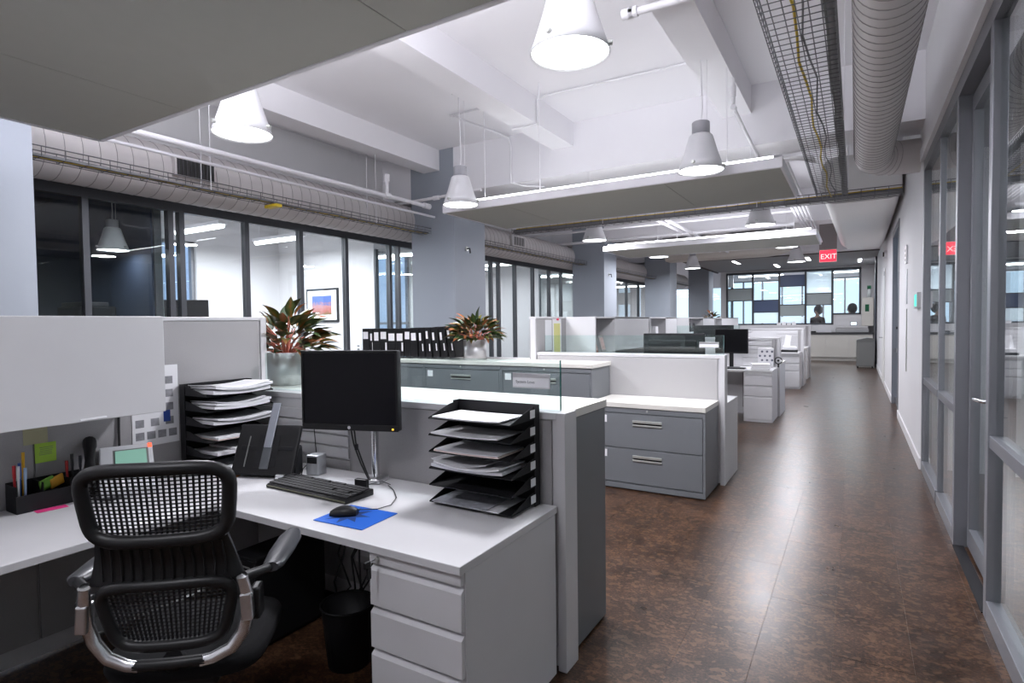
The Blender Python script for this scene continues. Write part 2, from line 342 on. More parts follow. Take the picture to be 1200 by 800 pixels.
# ------------------------------------------------------------------ ceiling services
def hanger(x, y, z0, z1, parent, r=.004, name='hanger_rod'):
    return MB().tube([(x, y, z0), (x, y, z1)], r, 6).build(name, M_PIPE, parent)
def cloud(label, x0, x1, y0, y1, z, seams, hx, up):
    t = thing('hanging_ceiling_panel', label, 'ceiling panel', (0, 0, 0), group='hanging acoustic panels')
    e = [x0] + seams + [x1]
    for a, b in zip(e[:-1], e[1:]): MB().box(a+.002, b-.002, y0+.03, y1-.03, z, z+.05).build('panel', M_CLOUD, t, bevel=.003)
    MB().box(x0-.02, x1+.02, y0, y0+.03, z-.005, z+.085).build('edge_rail', M_PIPE, t, bevel=.006)
    MB().box(x0-.02, x1+.02, y1-.03, y1, z-.005, z+.085).build('edge_rail', M_PIPE, t, bevel=.006)
    MB().box(x0-.02, x0, y0+.03, y1-.03, z-.005, z+.085).box(x1, x1+.02, y0+.03, y1-.03, z-.005, z+.085).build('end_rail', M_PIPE, t)
    for y in (y0+.045, y1-.045):
        MB().box(x0+.05, x1-.05, y-.014, y+.035, z+.05, z+.088).build('light_channel', M_PIPE, t)
        MB().tube([(x0+.06, y, z+.101), (x1-.06, y, z+.101)], .013, 8).build('light_tube', M_TUBE, t)
    lighta('uplight', ((x0+x1)/2, (y0+y1)/2, z+.13), x1-x0-.3, SHELF_W*up, (PI, 0, 0), 'RECTANGLE', y1-y0-.2, parent=t)
    for x in hx:
        for y in (y0+.05, y1-.05): hanger(x, y, z+.08, ZC, t)
    return t
cloud('wide acoustic ceiling panel hung above the desk with the blue mouse pad', -4.5, -.55, .45, 2.03, 2.80, [-3.47, -1.72], (-3.9, -1.3), 17.0)
cloud('acoustic ceiling panel hung just past the first free-standing column', -4.15, -.56, 5.42, 6.86, 2.80, [-3.35, -1.57], (-3.6, -2.9, -1.0), 0.5)
cloud('shorter-looking acoustic ceiling panel hung beside the second column', -3.98, -.54, 10.0, 11.4, 2.80, [-2.2], (-3.0, -.95), 1.6)
# pendant lamps
def lamp_meshes():
    R = .225
    sh = MB().lathe([(.06, .362), (.098, .36), (.114, .345), (.124, .315), (.155, .205), (.195, .085), (R, .0), (R-.006, .0), (.188, .085), (.148, .205), (.115, .315), (.09, .35), (.06, .352)], 32).mesh('shade'); sh.materials.append(M_SHADE)
    nk = MB().lathe([(.0, .485), (.08, .485), (.086, .478), (.086, .355), (.0, .355)], 24).mesh('neck'); nk.materials.append(M_NECK)
    gl = MB().disc((0, 0, .012), .218, 32).mesh('diffuser'); gl.materials.append(M_BULB)
    return sh, nk, gl
LS = lamp_meshes()
def pendant(x, y, z, label, power=LAMP_W, top=ZC, on=True):
    t = thing('pendant_lamp', label, 'lamp', (x, y, z), group='bell pendant lamps')
    s0 = link('shade', LS[0], t); link('neck', LS[1], t); link('diffuser', LS[2], t)
    for a in (2.6, 4.6, .4):
        MB().tube([(.205*math.cos(a), .205*math.sin(a), .05), (.235*math.cos(a), .235*math.sin(a), .05)], .016, 8).build('clip', M_STEEL, s0)
    MB().tube([(0, 0, .485), (.015, 0, .62), (-.01, 0, top-z-.05)], .006, 6).build('cord', M_PIPE, t)
    MB().tube([(.05, .03, .485), (.05, .03, top-z)], .003, 6).build('suspension_wire', M_PIPE, t)
    MB().box(-.07, .07, -.07, .07, top-z-.07, top-z-.001).build('canopy', M_PIPE, t, bevel=.008)
    lighta('bulb', (0, 0, -.004), .42, power, parent=t)
    return t
PL = [(-4.12, 2.83, 'bell lamp above the corner tray rack, left of the near acoustic panel edge'), (-1.38, 2.98, 'bell lamp above the standing grey cabinets at the first partition end'),
      (-4.3, 5.97, 'bell lamp hanging in front of the first free-standing column'), (-1.34, 5.97, 'bell lamp over the two-drawer file cabinet beside the corridor'),
      (-4.15, 9.95, 'bell lamp hanging in front of the second column'), (-1.31, 9.9, 'bell lamp over the desk with the patterned file box'),
      (-3.97, 13.4, 'bell lamp just beyond the third acoustic panel on the column side'), (-1.24, 13.2, 'bell lamp just beyond the third acoustic panel on the corridor side'),
      (-4.03, 16.9, 'last bell lamp on the column side before the dropped ceiling'), (-1.34, 16.75, 'last bell lamp on the corridor side before the dropped ceiling')]
for (x, y, lb) in PL:
    k = .868 if 5 < y < 7 else .965 if 9 < y < 11 else 1     # these hang just clear of the acoustic panel beside them
    p_ = pendant(x*k, y*k, 1.5+1.495*k, lb, LAMP_W*(.62 if k < .9 else 1), top=1.5+1.495*k+(ZC-1.5-1.495*k)/k); p_.scale = (k, k, k)
for (x, y, pw, lb) in ((-1.36, -.45, 20, 'added unseen bell lamp continuing the row behind the near task chair, corridor side'), (-4.15, -.45, 8, 'added unseen bell lamp continuing the row behind the near task chair, column side')): pendant(x, y, 2.995, lb, pw)  # unseen lamps added behind the camera to light the near desk
# spiral ducts
def helix_seam(path, r, n=20, w=.004): pass
def duct(name, label, pts, r, step, seam_pts):
    t = thing(name, label, 'duct')
    MB().tube(pts, r, 40, cap=True).build('duct_body', M_DUCT, t)
    sm = MB()
    for c, ax in seam_pts:
        c = Vector(c); ax = Vector(ax).normalized(); u = ax.orthogonal().normalized(); v = ax.cross(u)
        sm.tube([c + (u*math.cos(2*PI*k/28) + v*math.sin(2*PI*k/28))*(r+.001) + ax*(step*.16*math.sin(2*PI*k/28)) for k in range(28)], .0035, 4, closed=True)
    o = sm.build('spiral_seam', M_SEAM, t); o['kind'] = 'stuff'
    return t
DX, DZ = .145, 3.175
el = [(DX, -1.5, DZ), (DX, 7.0, DZ)] + [(DX+.3*(1-math.cos(a)), 7.0+.3*math.sin(a), DZ) for a in [PI/2*k/7 for k in range(1, 8)]] + [(XR-.001, 7.3, DZ)]
duct('spiral_duct', 'round spiral ventilation duct along the corridor ceiling bending into the right wall', el, .17, .1, [((DX, .4+i*.1, DZ), (0, 1, 0)) for i in range(66)]+[((DX+.3*(1-math.cos(a)), 7.0+.3*math.sin(a), DZ), (math.sin(a), math.cos(a), 0)) for a in (.35, .75, 1.15)])
d2 = duct('spiral_duct', 'long round spiral duct above the left glass fronts', [(-6.02, -1.5, 3.06), (-6.02, 23.4, 3.06)], .27, .13, [((-6.02, 1.6+i*.135, 3.06), (0, 1, 0)) for i in range(110)])
gr = MB().box(-5.78, -5.70, 3.18, 3.60, 2.98, 3.17).build('vent_frame', M_DUCT, d2, bevel=.004)
for i in range(9): MB().box(-5.699, -5.692, 3.21+i*.041, 3.222+i*.041, 3.0, 3.15).build('slat', M_DGREY, gr)
MB().box(-5.7005, -5.699, 3.2, 3.58, 2.995, 3.155).build('vent_opening', mat('vent_dark', (.03, .03, .03), .8), gr)
g2 = MB().box(-5.78, -5.70, 9.6, 10.1, 3.0, 3.2).build('vent_frame', M_DUCT, d2, bevel=.004)
for i in range(9): MB().box(-5.699, -5.692, 9.63+i*.05, 9.645+i*.05, 3.02, 3.18).build('slat', M_DGREY, g2)
# rounded trunk duct over the far corridor
def rrect(x0, x1, z0, z1, r, n=8):
    out = []
    for (cx, cz, a0) in ((x1-r, z1-r, 0), (x0+r, z1-r, PI/2), (x0+r, z0+r, PI), (x1-r, z0+r, 1.5*PI)):
        for k in range(n+1): a = a0 + PI/2*k/n; out.append((cx+r*math.cos(a), cz+r*math.sin(a)))
    return out
def loft(mb, secs, sm=True):
    k = len(secs[0]); v = [p for s_ in secs for p in s_]; f = []
    for i in range(len(secs)-1):
        for j in range(k): f.append((i*k+j, i*k+(j+1) % k, (i+1)*k+(j+1) % k, (i+1)*k+j))
    mb.add(v, f, sm); mb.add(secs[0], [tuple(range(k))]); mb.add(secs[-1], [tuple(reversed(range(k)))]); return mb
t = thing('trunk_duct', 'smooth white rounded trunk duct under the ceiling at the far corridor', 'duct')
sec = [[(p[0], y, p[1]) for p in rrect(xa, .52, za, 3.75, .17)] for (y, xa, za) in ((9.25, -.42, 3.10), (10.5, -.38, 3.06), (12.5, -.34, 3.04), (14.5, -.30, 3.04), (15.4, -.24, 3.08), (15.9, -.1, 3.2), (16.1, .1, 3.4))]
loft(MB(), sec).build('duct_body', mat('white_duct', (.80, .79, .78), .45), t)
for y in (10.6, 12.6): MB().tube([(-.3, y, 3.2), (-.3, y, ZC)], .006, 6).build('hanger_rod', M_PIPE, t)
t = thing('trunk_duct', 'cream rounded duct crossing below the ceiling past the third acoustic panel', 'duct')
sec = []
for (x, dz) in ((-4.95, 0), (-3.5, 0), (-2.2, 0), (-1.9, .04), (-1.65, .16), (-1.5, .32), (-1.45, .5)): sec.append([(x, p[0], p[1]) for p in rrect(17.3, 18.1, 3.30+dz*.6, 3.74, .14, 6)])
loft(MB(), sec).build('duct_body', mat('cream_duct', (.66, .62, .57), .6), t)
# wire cable trays
def tray(label, axis, a0, a1, c0, c1, z, h, pitch, nlong, r, cables, rods):
    t = thing('cable_tray', label, 'cable tray', group='wire basket cable trays')
    P = (lambda a, c, zz: (c, a, zz)) if axis == 'y' else (lambda a, c, zz: (a, c, zz))
    mb = MB()
    for i in range(nlong+1):
        c = c0 + (c1-c0)*i/nlong; mb.tube([P(a0, c, z), P(a1, c, z)], r, 4)
    for c in (c0, c1):
        mb.tube([P(a0, c, z+h), P(a1, c, z+h)], r*1.4, 4); mb.tube([P(a0, c, z+h/2), P(a1, c, z+h/2)], r, 4)
    n = int((a1-a0)/pitch)
    for i in range(n+1):
        a = a0+i*pitch; mb.tube([P(a, c0, z+h), P(a, c0, z), P(a, c1, z), P(a, c1, z+h)], r, 4)
    o = mb.build('wire_basket', M_WIRE, t); o['kind'] = 'stuff'
    for (cc, zz, rad, mt, wob) in cables:
        pts = []
        k = max(8, int((a1-a0)/.35))
        for i in range(k+1):
            a = a0+(a1-a0)*i/k; pts.append(P(a, cc+wob*math.sin(i*1.7+cc*30), z+zz+abs(wob)*.3*math.sin(i*2.3)))
        MB().tube(pts, rad, 6).build('cable', mt, t)
    for (a, c) in rods: hanger(P(a, c, 0)[0], P(a, c, 0)[1], z, ZC, t, .005)
    return t
tray('wire basket cable tray with a yellow cable running above the corridor', 'y', 1.2, 8.72, -.45, -.10, 3.10, .09, .075, 6, .0032,
     [(-.30, .012, .008, M_YEL, .015), (-.25, .012, .006, M_CABLE, .02), (-.128, .03, .02, M_CABLE, .004), (-.145, .03, .014, M_MGREY, .006), (-.112, .05, .016, M_CABLE, .005)],
     [(2.6, -.46), (2.6, -.09), (5.4, -.46), (5.4, -.09), (8.2, -.09)])
tray('wire cable tray crossing from the column to the right wall under the second acoustic panel', 'x', -5.2, .50, 8.74, 9.0, 3.08, .09, .15, 3, .004,
     [(8.86, .035, .034, M_CABLE, .006), (8.92, .04, .028, M_MGREY, .008), (8.80, .03, .02, M_CABLE, .01), (8.9, .085, .008, M_YEL, .01)], [(-3.5, 8.74), (-1.2, 8.74)])
tray('long wire cable tray hung in front of the left spiral duct', 'y', 1.85, 22.5, -5.60, -5.44, 2.84, .08, .16, 2, .0035,
     [(-5.54, .02, .012, M_YEL, .015), (-5.50, .02, .014, M_CABLE, .012), (-5.57, .018, .012, M_MGREY, .01)], [(3.38, -5.44), (3.38, -5.6), (5.65, -5.44), (5.65, -5.6), (9.2, -5.44)])
t = tag(MB().box(-5.62, -5.42, 4.1, 4.18, 2.80, 2.835).build('cable_tie', M_YEL, bevel=.006), 'yellow cable label clipped under the left wire tray', 'cable tag')
# pipes
def pipe(label, paths, r, fit=(), name='ceiling_pipe', material=M_PIPE, group=None):
    t = thing(name, label, 'pipe', group=group)
    for p in paths: MB().tube(p, r, 10).build('pipe_run', material, t)
    for (p, a, b) in fit: MB().tube([Vector(p)-Vector(a)*b, Vector(p)+Vector(a)*b], r*1.45, 10).build('fitting', material, t)
    return t
pipe('white sprinkler main running above the left wire tray', [[(-5.2, 1.6, 3.14), (-5.2, 6.45, 3.16)], [(-5.2, 5.6, 3.16), (-5.2, 5.6, 3.42)]], .028, [((-5.2, 2.3, 3.14), (0, 1, 0), .05), ((-5.2, 5.6, 3.16), (0, 1, 0), .05), ((-5.2, 5.6, 3.38), (0, 0, 1), .05), ((-5.2, 6.4, 3.16), (0, 1, 0), .06)])
pipe('thinner white conduit beside the sprinkler main', [[(-5.3, 2.4, 3.05), (-5.3, 6.4, 3.06), (-5.3, 6.7, 3.06)]], .016)
pipe('white pipe crossing the first column below the girder', [[(-6.3, 6.62, 3.3), (-4.5, 6.62, 3.33), (-4.42, 6.62, 3.33)]], .022, [((-5.2, 6.62, 3.315), (1, 0, 0), .05)])
pipe('short white sprinkler pipe with elbow crossing the corridor-side joist', [[(-1.42, 4.0, 3.68), (.3, 4.05, 3.68)]], .026, [((-1.40, 4.0, 3.68), (1, 0, 0), .04), ((-1.36, 4.0, 3.68), (1, 0, 0), .03)])
pipe('slanting white sprinkler pipe hung from the corridor-side joist', [[(-.97, 5.6, 3.70), (-.97, 5.6, 3.44), (-.99, 7.9, 3.36)]], .017, [((-.97, 5.6, 3.58), (0, 0, 1), .05), ((-.97, 5.62, 3.44), (0, 1, 0), .03)])
pipe('thin conduit along the slab stepping over the middle joist', [[(-1.29, 5.83, 4.03), (-3.0, 5.79, 4.03), (-3.09, 5.79, 4.0), (-3.09, 5.79, 3.73), (-3.42, 5.78, 3.73)]], .011)
pipe('thin conduit dropping down the girder face by the first column', [[(-3.42, 5.72, 4.03), (-4.25, 5.72, 4.03), (-4.12, 6.5, 4.03), (-4.05, 6.74, 4.0), (-4.04, 6.78, 3.9), (-4.04, 6.78, 3.42), (-3.9, 6.9, 3.37), (-3.7, 7.1, 3.37)]], .014, [((-4.04, 6.78, 3.44), (0, 0, 1), .05)])
for i in range(5):
    x = -.92+i*.055
    pipe('white conduit in the bundle bending up beside the corridor cable tray', [[(-.42, 7.35+i*.08, 3.34), (x+.12, 7.3+i*.02, 3.34), (x+.05, 7.34, 3.34), (x, 7.46, 3.34), (x, 9, 3.34), (x, 15.6, 3.34)]], .016, name='conduit', group='conduit bundle by the cable tray')
for n, (y, z, r, x1, lb) in enumerate(((9.9, 3.28, .045, .3, 'thick white pipe crossing behind the second acoustic panel'), (10.9, 3.35, .02, -.8, 'thin white pipe crossing above the third acoustic panel'), (12.1, 3.3, .03, -1.0, 'white pipe crossing before the second column'))):
    pipe(lb, [[(-6.2, y, z), (x1, y, z)]], r)
pipe('white pipe pair running lengthwise above the third acoustic panel', [[(-3.1, 9.0, 3.33), (-3.1, 16, 3.33)], [(-2.9, 9.6, 3.3), (-2.9, 16, 3.3)]], .03)
# ------------------------------------------------------------------ cubicle furniture builders
def partition(label, x0, x1, y0, y1, ztop, end='x1', slat=None, name='partition_panel', fab=M_FAB, tiles=1):
    """low panel running in X; white cap, end post, base, fabric tiles on both sides"""
    t = thing(name, label, 'partition')
    MB().box(x0, x1-.04, y0+.012, y1-.012, .02, ztop-.03).build('core', M_WHITE, t)
    MB().box(x0, x1-.0405, y0, y1, ztop-.03, ztop).build('cap', M_WHITE, t, bevel=.002)
    MB().box(x1-.04, x1, y0, y1, 0, ztop).build('end_post', M_WHITE, t, bevel=.002)
    MB().box(x0, x1-.0405, y0+.004, y1-.004, .02, .11).build('base_rail', M_WHITE, t)
    xa = slat[1] if slat else x0
    e = [xa+(x1-.06-xa)*i/tiles for i in range(tiles+1)]
    for a, b in zip(e[:-1], e[1:]): MB().box(a+.003, b-.003, y0, y0+.013, .115, ztop-.034).build('fabric_tile', fab, t, bevel=.003)
    MB().box(x0, x1-.06, y1-.013, y1, .115, ztop-.034).build('fabric_tile', fab, t, bevel=.003)
    if slat:
        z = .78
        while z+.06 < ztop-.03:
            MB().box(slat[0]+.003, slat[1]-.003, y0-.004, y0+.012, z, z+.056).build('slat', M_WHITE, t, bevel=.003); z += .064
        MB().box(slat[0], slat[1], y0, y0+.012, .115, .77).build('fabric_tile', fab, t)
    return t
def spine(label, x0, x1, y0, y1, ztop, tiles):
    t = thing('partition_panel', label, 'partition')
    MB().box(x0+.012, x1-.012, y0, y1-.04, .02, ztop-.02).build('core', M_WHITE, t)
    MB().box(x0, x1, y0, y1-.0405, ztop-.02, ztop).build('cap', M_WHITE, t, bevel=.002)
    MB().box(x0, x1, y1-.04, y1, 0, ztop).build('end_post', M_WHITE, t, bevel=.002)
    e = [y0+(y1-.05-y0)*i/tiles for i in range(tiles+1)]
    for a, b in zip(e[:-1], e[1:]):
        MB().box(x1-.013, x1, a+.003, b-.003, .1, ztop-.024).build('fabric_tile', M_FAB, t, bevel=.003)
        MB().box(x0, x0+.013, a+.003, b-.003, .1, ztop-.024).build('fabric_tile', M_FAB, t, bevel=.003)
    return t
def pedestal(label, x0, x1, y0, y1, zt, group='white desk pedestals'):
    t = thing('drawer_pedestal', label, 'drawer unit', group=group)
    MB().box(x0, x1, y0+.02, y1, .0, zt).build('body', M_WHITE, t, bevel=.002)
    MB().box(x0+.004, x1-.004, y0, y0+.02, zt-.04, zt-.002).build('top_rail', M_WHITE, t, bevel=.002)
    zz = [zt-.045, zt-.045-.155, zt-.045-.31, .035]
    for a, b in zip(zz[:-1], zz[1:]):
        d = MB().box(x0+.004, x1-.004, y0, y0+.019, b+.006, a-.022).build('drawer', M_WHITE, t, bevel=.002)
        MB().prism([(y0, a-.022), (y0+.019, a-.022), (y0+.019, a-.008)], 0, x0+.004, x1-.004).build('finger_pull', M_WHITE, d)
    MB().tube([(x0+.045, y0+.004, zt-.02), (x0+.045, y0-.008, zt-.02)], .009, 8).build('lock', M_STEEL, t)
    return t
def lateral(label, x0, x1, y0, y1, z0, z1, drawers, group='grey lateral file cabinets', cards=True):
    t = thing('file_cabinet', label, 'cabinet', group=group)
    MB().box(x0, x1, y0+.018, y1, z0, z1).build('body', M_CAB, t, bevel=.002)
    MB().box(x0, x1, y0, y0+.018, z1-.045, z1).box(x0, x1, y0, y0+.018, z0, z0+.045).box(x0, x0+.018, y0, y0+.018, z0+.045, z1-.045).box(x1-.018, x1, y0, y0+.018, z0+.045, z1-.045).build('face_frame', M_CAB, t)
    h = (z1-z0-.10)/drawers
    for i in range(drawers):
        a = z1-.05-i*h; b = a-h
        d = MB().box(x0+.022, x1-.022, y0+.002, y0+.02, b+.004, a-.004).build('drawer', M_CAB, t, bevel=.002)
        xm = (x0+x1)/2; zm = a-.09
        MB().box(xm-.13, xm+.13, y0-.012, y0+.002, zm+.012, zm+.034).build('pull', M_STEEL, d, bevel=.002)
        MB().box(xm-.13, xm+.13, y0-.008, y0+.002, zm-.018, zm-.004).build('pull_lip', M_STEEL, d, bevel=.002)
        MB().box(xm-.125, xm+.125, y0+.0005, y0+.003, zm-.004, zm+.012).build('pull_recess', M_BLACKM, d)
        if cards: MB().box(x0+.05, x0+.12, y0-.001, y0+.002, a-.09, a-.025).build('card', M_PAPER, d)
    MB().tube([((x0+x1)/2, y0+.002, z1-.022), ((x0+x1)/2, y0-.006, z1-.022)], .009, 8).build('lock', M_STEEL, t)
    return t
def worktop(label, x0, x1, y0, y1, z0, z1, m=M_TOPW, name='worktop'):
    return tag(MB().box(x0, x1, y0, y1, z0, z1).build(name, m, bevel=.003), label, 'worktop')
def glass_screen(label, x0, x1, y, z0, z1):
    t = thing('glass_screen', label, 'screen')
    MB().box(x0, x1, y-.005, y+.005, z0, z1).build('pane', M_GLASST, t)
    MB().box(x1, x1+.0022, y-.005, y+.005, z0, z1).build('edge', M_GEDGE, t)
    return t
def nameplate(label, x0, x1, y, z0, z1, txt):
    t = thing('name_plate', label, 'sign')
    MB().box(x0, x1, y-.011, y-.0052, z0, z1).build('plate', M_ALU, t, bevel=.001)
    MB().box(x0+.003, x1-.003, y-.013, y-.011, z0+.006, z1-.02).build('card', M_PAPER, t)
    if txt: text_mesh(txt, .019, mat('ink', (.12, .12, .14), .7), 'lettering', t, (x0+.018, y-.0135, z0+.022), (PI/2, 0, 0))
    return t
# ------------------------------------------------------------------ near workstation
P1Y = 2.18
partition('low white-capped partition with fabric and slat tiles behind the near desk', -3.14, -1.05, P1Y, 2.30, 1.115, slat=(-3.12, -2.33), tiles=1)
spine('tall grey fabric panel carrying the near white overhead cabinet', -3.24, -3.15, -1.2, 2.29, 1.555, 3)
tag(MB().prism([(-1.085, 1.47), (-1.085, 2.175), (-3.145, 2.175), (-3.145, -1.0), (-2.41, -1.0), (-2.41, 1.47)], 2, .69, .72).build('desk', M_WHITE, bevel=.003), 'L-shaped white desk top holding the keyboard and blue mouse pad', 'desk')
pedestal('white three-drawer pedestal under the L-shaped desk, key in its lock', -1.50, -1.088, 1.485, 2.16, .688)
t = thing('key', 'small black-headed key in the pedestal lock', 'key')
MB().tube([(-1.455, 1.477, .668), (-1.455, 1.445, .668)], .004, 6).build('key_blade', M_CHROME, t); MB().cbox(-1.455, 1.432, .664, .012, .028, .024).build('key_head', M_BLACK, t, bevel=.004)
MB().cbox(-1.453, 1.438, .632, .009, .018, .04).build('spare_key', M_BLACK, t, bevel=.003)
t = thing('overhead_cabinet', 'white overhead cabinet hung above the pen organiser', 'cabinet')
MB().box(-3.148, -2.79, -.6, 1.47, 1.112, 1.552).build('body', M_WHITE, t, bevel=.002)
d = MB().box(-2.789, -2.77, -.6, 1.47, 1.108, 1.55).build('door', M_WHITE, t, bevel=.003)
MB().box(-2.7695, -2.765, 1.12, 1.22, 1.113, 1.122).build('handle', M_PAPER, d, bevel=.002)
for i in range(3):
    lateral(['tall grey file cabinet at the corridor end of the near partition', 'tall grey file cabinet standing behind the near monitor', 'tall grey file cabinet under the near potted plant'][i], -1.085-.96*(i+1)+.003, -1.085-.96*i, 2.315, 2.72, .012, 1.068, 3)
worktop('white top over the cabinets behind the near partition', -3.97, -1.085, 2.305, 2.745, 1.069, 1.108)
glass_screen('clear green-edged glass screen on the near partition', -3.10, -1.10, 2.245, 1.116, 1.335)
nameplate('name card in a silver holder on the near glass screen', -1.335, -1.145, 2.245, 1.208, 1.275, 'System Love')
# ------------------------------------------------------------------ second row: grey cabinets, low file, partition
for i in range(4):
    lateral(['tall grey cabinet beside the low two-drawer file', 'tall grey cabinet under the metal planter', 'tall grey cabinet under the row of black binders', 'tall grey cabinet at the window end of the binder counter'][i], -2.10-1.0*(i+1)+.003, -2.10-1.0*i, 4.95, 5.40, .012, 1.068, 3)
worktop('long white counter top carrying the black binders', -6.1, -2.09, 4.935, 5.415, 1.069, 1.108)
lateral('low grey two-drawer file cabinet beside the corridor', -2.05, -1.065, 4.885, 5.40, .012, .735, 2)
worktop('cream top of the low two-drawer file cabinet', -2.085, -1.06, 4.875, 5.415, .736, .778)
partition('pale fabric partition with white cap behind the low file cabinet', -2.93, -1.01, 5.42, 5.54, 1.185, tiles=1, fab=mat('pale_fabric', (.40, .393, .395), .9, noise=.06, nscale=200, bump=.2))
partition('partition with white cap behind the binder counter', -6.1, -3.02, 5.42, 5.54, 1.115, tiles=3)
glass_screen('clear glass screen on the partition behind the low file cabinet', -2.86, -1.03, 5.475, 1.187, 1.365)
nameplate('name card in a holder on the second glass screen', -1.245, -1.07, 5.475, 1.25, 1.302, '')
spine('tall spine panel with overhead cabinets behind the second row', -3.02, -2.935, 5.42, 9.7, 1.565, 4)
spine('tall spine panel with overhead cabinets behind the third row', -3.02, -2.935, 9.85, 15.6, 1.565, 4)
def overhead(label, y0, ysplit, y1, xa=-2.933, xb=-2.56, z0=1.12, z1=1.562):
    t = thing('overhead_cabinet', label, 'cabinet')
    MB().box(xa, xb, y0, y0+.018, z0, z1).box(xa, xb, ysplit-.009, ysplit+.009, z0, z1).box(xa, xb, y1-.018, y1, z0, z1).box(xa, xb, y0+.018, y1-.018, z0, z0+.018).box(xa, xb, y0+.018, y1-.018, z1-.018, z1).box(xa, xa+.012, y0+.018, y1-.018, z0+.018, z1-.018).build('body', M_WHITE, t)
    MB().box(xb-.019, xb, ysplit+.012, y1-.003, z0-.004, z1-.003).build('door', M_WHITE, t, bevel=.002)
    return t
overhead('white overhead cabinet with an open end shelf holding picture frames', 6.15, 6.78, 8.15)
overhead('white overhead cabinet with an open shelf holding a white box', 8.2, 9.0, 9.65)
overhead('white overhead cabinet with bottles in its open shelf', 10.45, 11.6, 12.6)
overhead('white overhead cabinet at the end of the far spine panel', 12.7, 13.4, 15.5)
def far_row(n, yf, yp, z, zt, label):
    worktop('white desk top ' + label, -2.90, -1.03, yf-.02, yp-.002, z-.03, z, M_WHITE, 'desk')
    pedestal('white three-drawer pedestal ' + label, -1.425, -1.032, yf, yp-.03, z-.031)
    partition('white-capped slat partition ' + label, -2.92, -1.0, yp, yp+.1, zt, slat=(-1.55, -1.12), tiles=1)
    MB()
far_row(1, 9.06, 9.76, .765, 1.225, 'under the black monitor and patterned file box')
far_row(2, 13.73, 14.45, .785, 1.30, 'of the third row with the paper tray')
far_row(3, 16.15, 16.75, .80, 1.36, 'of the last row before the copy area')
tag(MB().box(-1.9, -1.012, 5.545, 6.09, .71, .74).build('desk', M_WHITE, bevel=.003), 'short white desk top just behind the pale fabric partition', 'desk')
t = thing('desk_end', 'white low end panel just behind the pale fabric partition', 'panel')
MB().box(-1.05, -1.012, 5.545, 6.085, .0, .709).build('panel', M_WHITE, t, bevel=.002)
for (y, lb) in ((9.87, 'slim white cabinet end behind the second-row desk partition'), (14.56, 'slim white cabinet end behind the third-row partition')):
    t = thing('end_cabinet', lb, 'cabinet'); MB().box(-1.5, -1.0, y, y+.6, 0, .80).build('body', M_WHITE, t, bevel=.003); MB().box(-1.52, -.99, y, y+.61, .801, .83).build('top', M_TOPW, t, bevel=.003)
glass_screen('clear glass screen on the second-row desk partition', -2.8, -1.6, 9.81, 1.226, 1.42)
nameplate('small blank plate on the third-row glass screen', -1.72, -1.42, 9.81, 1.3, 1.36, '')
# ------------------------------------------------------------------ far counter and copy area
t = thing('counter_unit', 'long white base cabinet with flat doors under the dark counter top', 'cabinet')
MB().box(-2.4, .52, 23.68, YF-.003, .12, .95).build('body', M_WHITE, t)
MB().box(-2.4, .52, 23.74, YF-.003, 0, .12).build('toe_kick', M_TOPW, t)
for i in range(4): MB().box(-2.36+i*.72, -2.365+(i+1)*.72, 23.66, 23.679, .13, .93).build('door', M_TOPW, t, bevel=.003)
worktop('dark stone top on the far counter', -2.42, .54, 23.63, YF-.003, .951, 1.02, M_DGREY)
t = thing('printer', 'large grey multifunction copier lying on the dark counter', 'copier')
MB().box(-.62, .40, 23.72, 24.15, 1.021, 1.16).build('base', mat('copier_grey', (.42, .42, .43), .5), t, bevel=.015)
MB().box(-.60, .38, 23.72, 24.15, 1.162, 1.24).build('lid', M_WHITE, t, bevel=.02)
MB().cbox(-.06, 23.75, 1.33, .22, .03, .14, Euler((-.3, 0, 0))).build('control_panel', M_MGREY, t, bevel=.008)
MB().cbox(-.06, 23.731, 1.332, .18, .004, .1, Euler((-.3, 0, 0))).build('display', emat('copier_display', (.75, .85, 1), 1.5), t)
tag(MB().box(-1.2, -.75, 23.75, 24.1, 1.021, 1.10).build('paper_stack', M_PAPER2, bevel=.004), 'stack of papers left of the copier on the dark counter', 'paper')
t = thing('document_tray', 'black desk tray on the dark counter', 'tray'); MB().box(-1.7, -1.25, 23.7, 23.95, 1.021, 1.07).build('tray', M_BLACK, t, bevel=.006); MB().box(-1.62, -1.5, 23.699, 23.702, 1.03, 1.06).build('card', M_PAPER, t)
t = thing('shredder_bin', 'grey paper shredder bin on castors before the counter', 'bin')
MB().prism([(.02, .05), (.48, .05), (.48, .84), (.46, .90), (.30, .92), (.05, .86), (.02, .84)], 1, 20.45, 20.95).build('body', M_MGREY, t, bevel=.012)
MB().box(.03, .47, 20.443, 20.451, .08, .78).build('front_panel', mat('bin_front', (.20, .205, .20), .5), t)
for x in (.06, .44):
    for y in (20.5, 20.9): MB().tube([(x-.02, y, .026), (x+.02, y, .026)], .026, 10).build('castor', M_BLACK, t)
t = thing('wall_cabinet', 'tall cream supply cabinet standing on the counter end', 'cabinet')
MB().box(.18, .53, 23.72, 24.15, 1.245, 2.24).build('body', M_TOPW, t, bevel=.006); MB().box(.28, .40, 23.712, 23.72, 1.75, 2.0).build('green_label', mat('green_label', (.0, .10, .04), .5), t)
t = thing('soap_bottle', 'clear bottle with green cap on top of the cream cabinet', 'bottle')
MB().lathe([(.0, 0), (.06, 0), (.06, .22), (.03, .28), (.03, .3)], 14, (.40, 23.9, 2.242)).build('bottle', mat('bottle_white', (.7, .75, .75), .2), t); MB().lathe([(0, .3), (.06, .3), (.06, .42), (0, .42)], 12, (.40, 23.9, 2.242)).build('cap', mat('green_cap', (.02, .18, .08), .4), t)
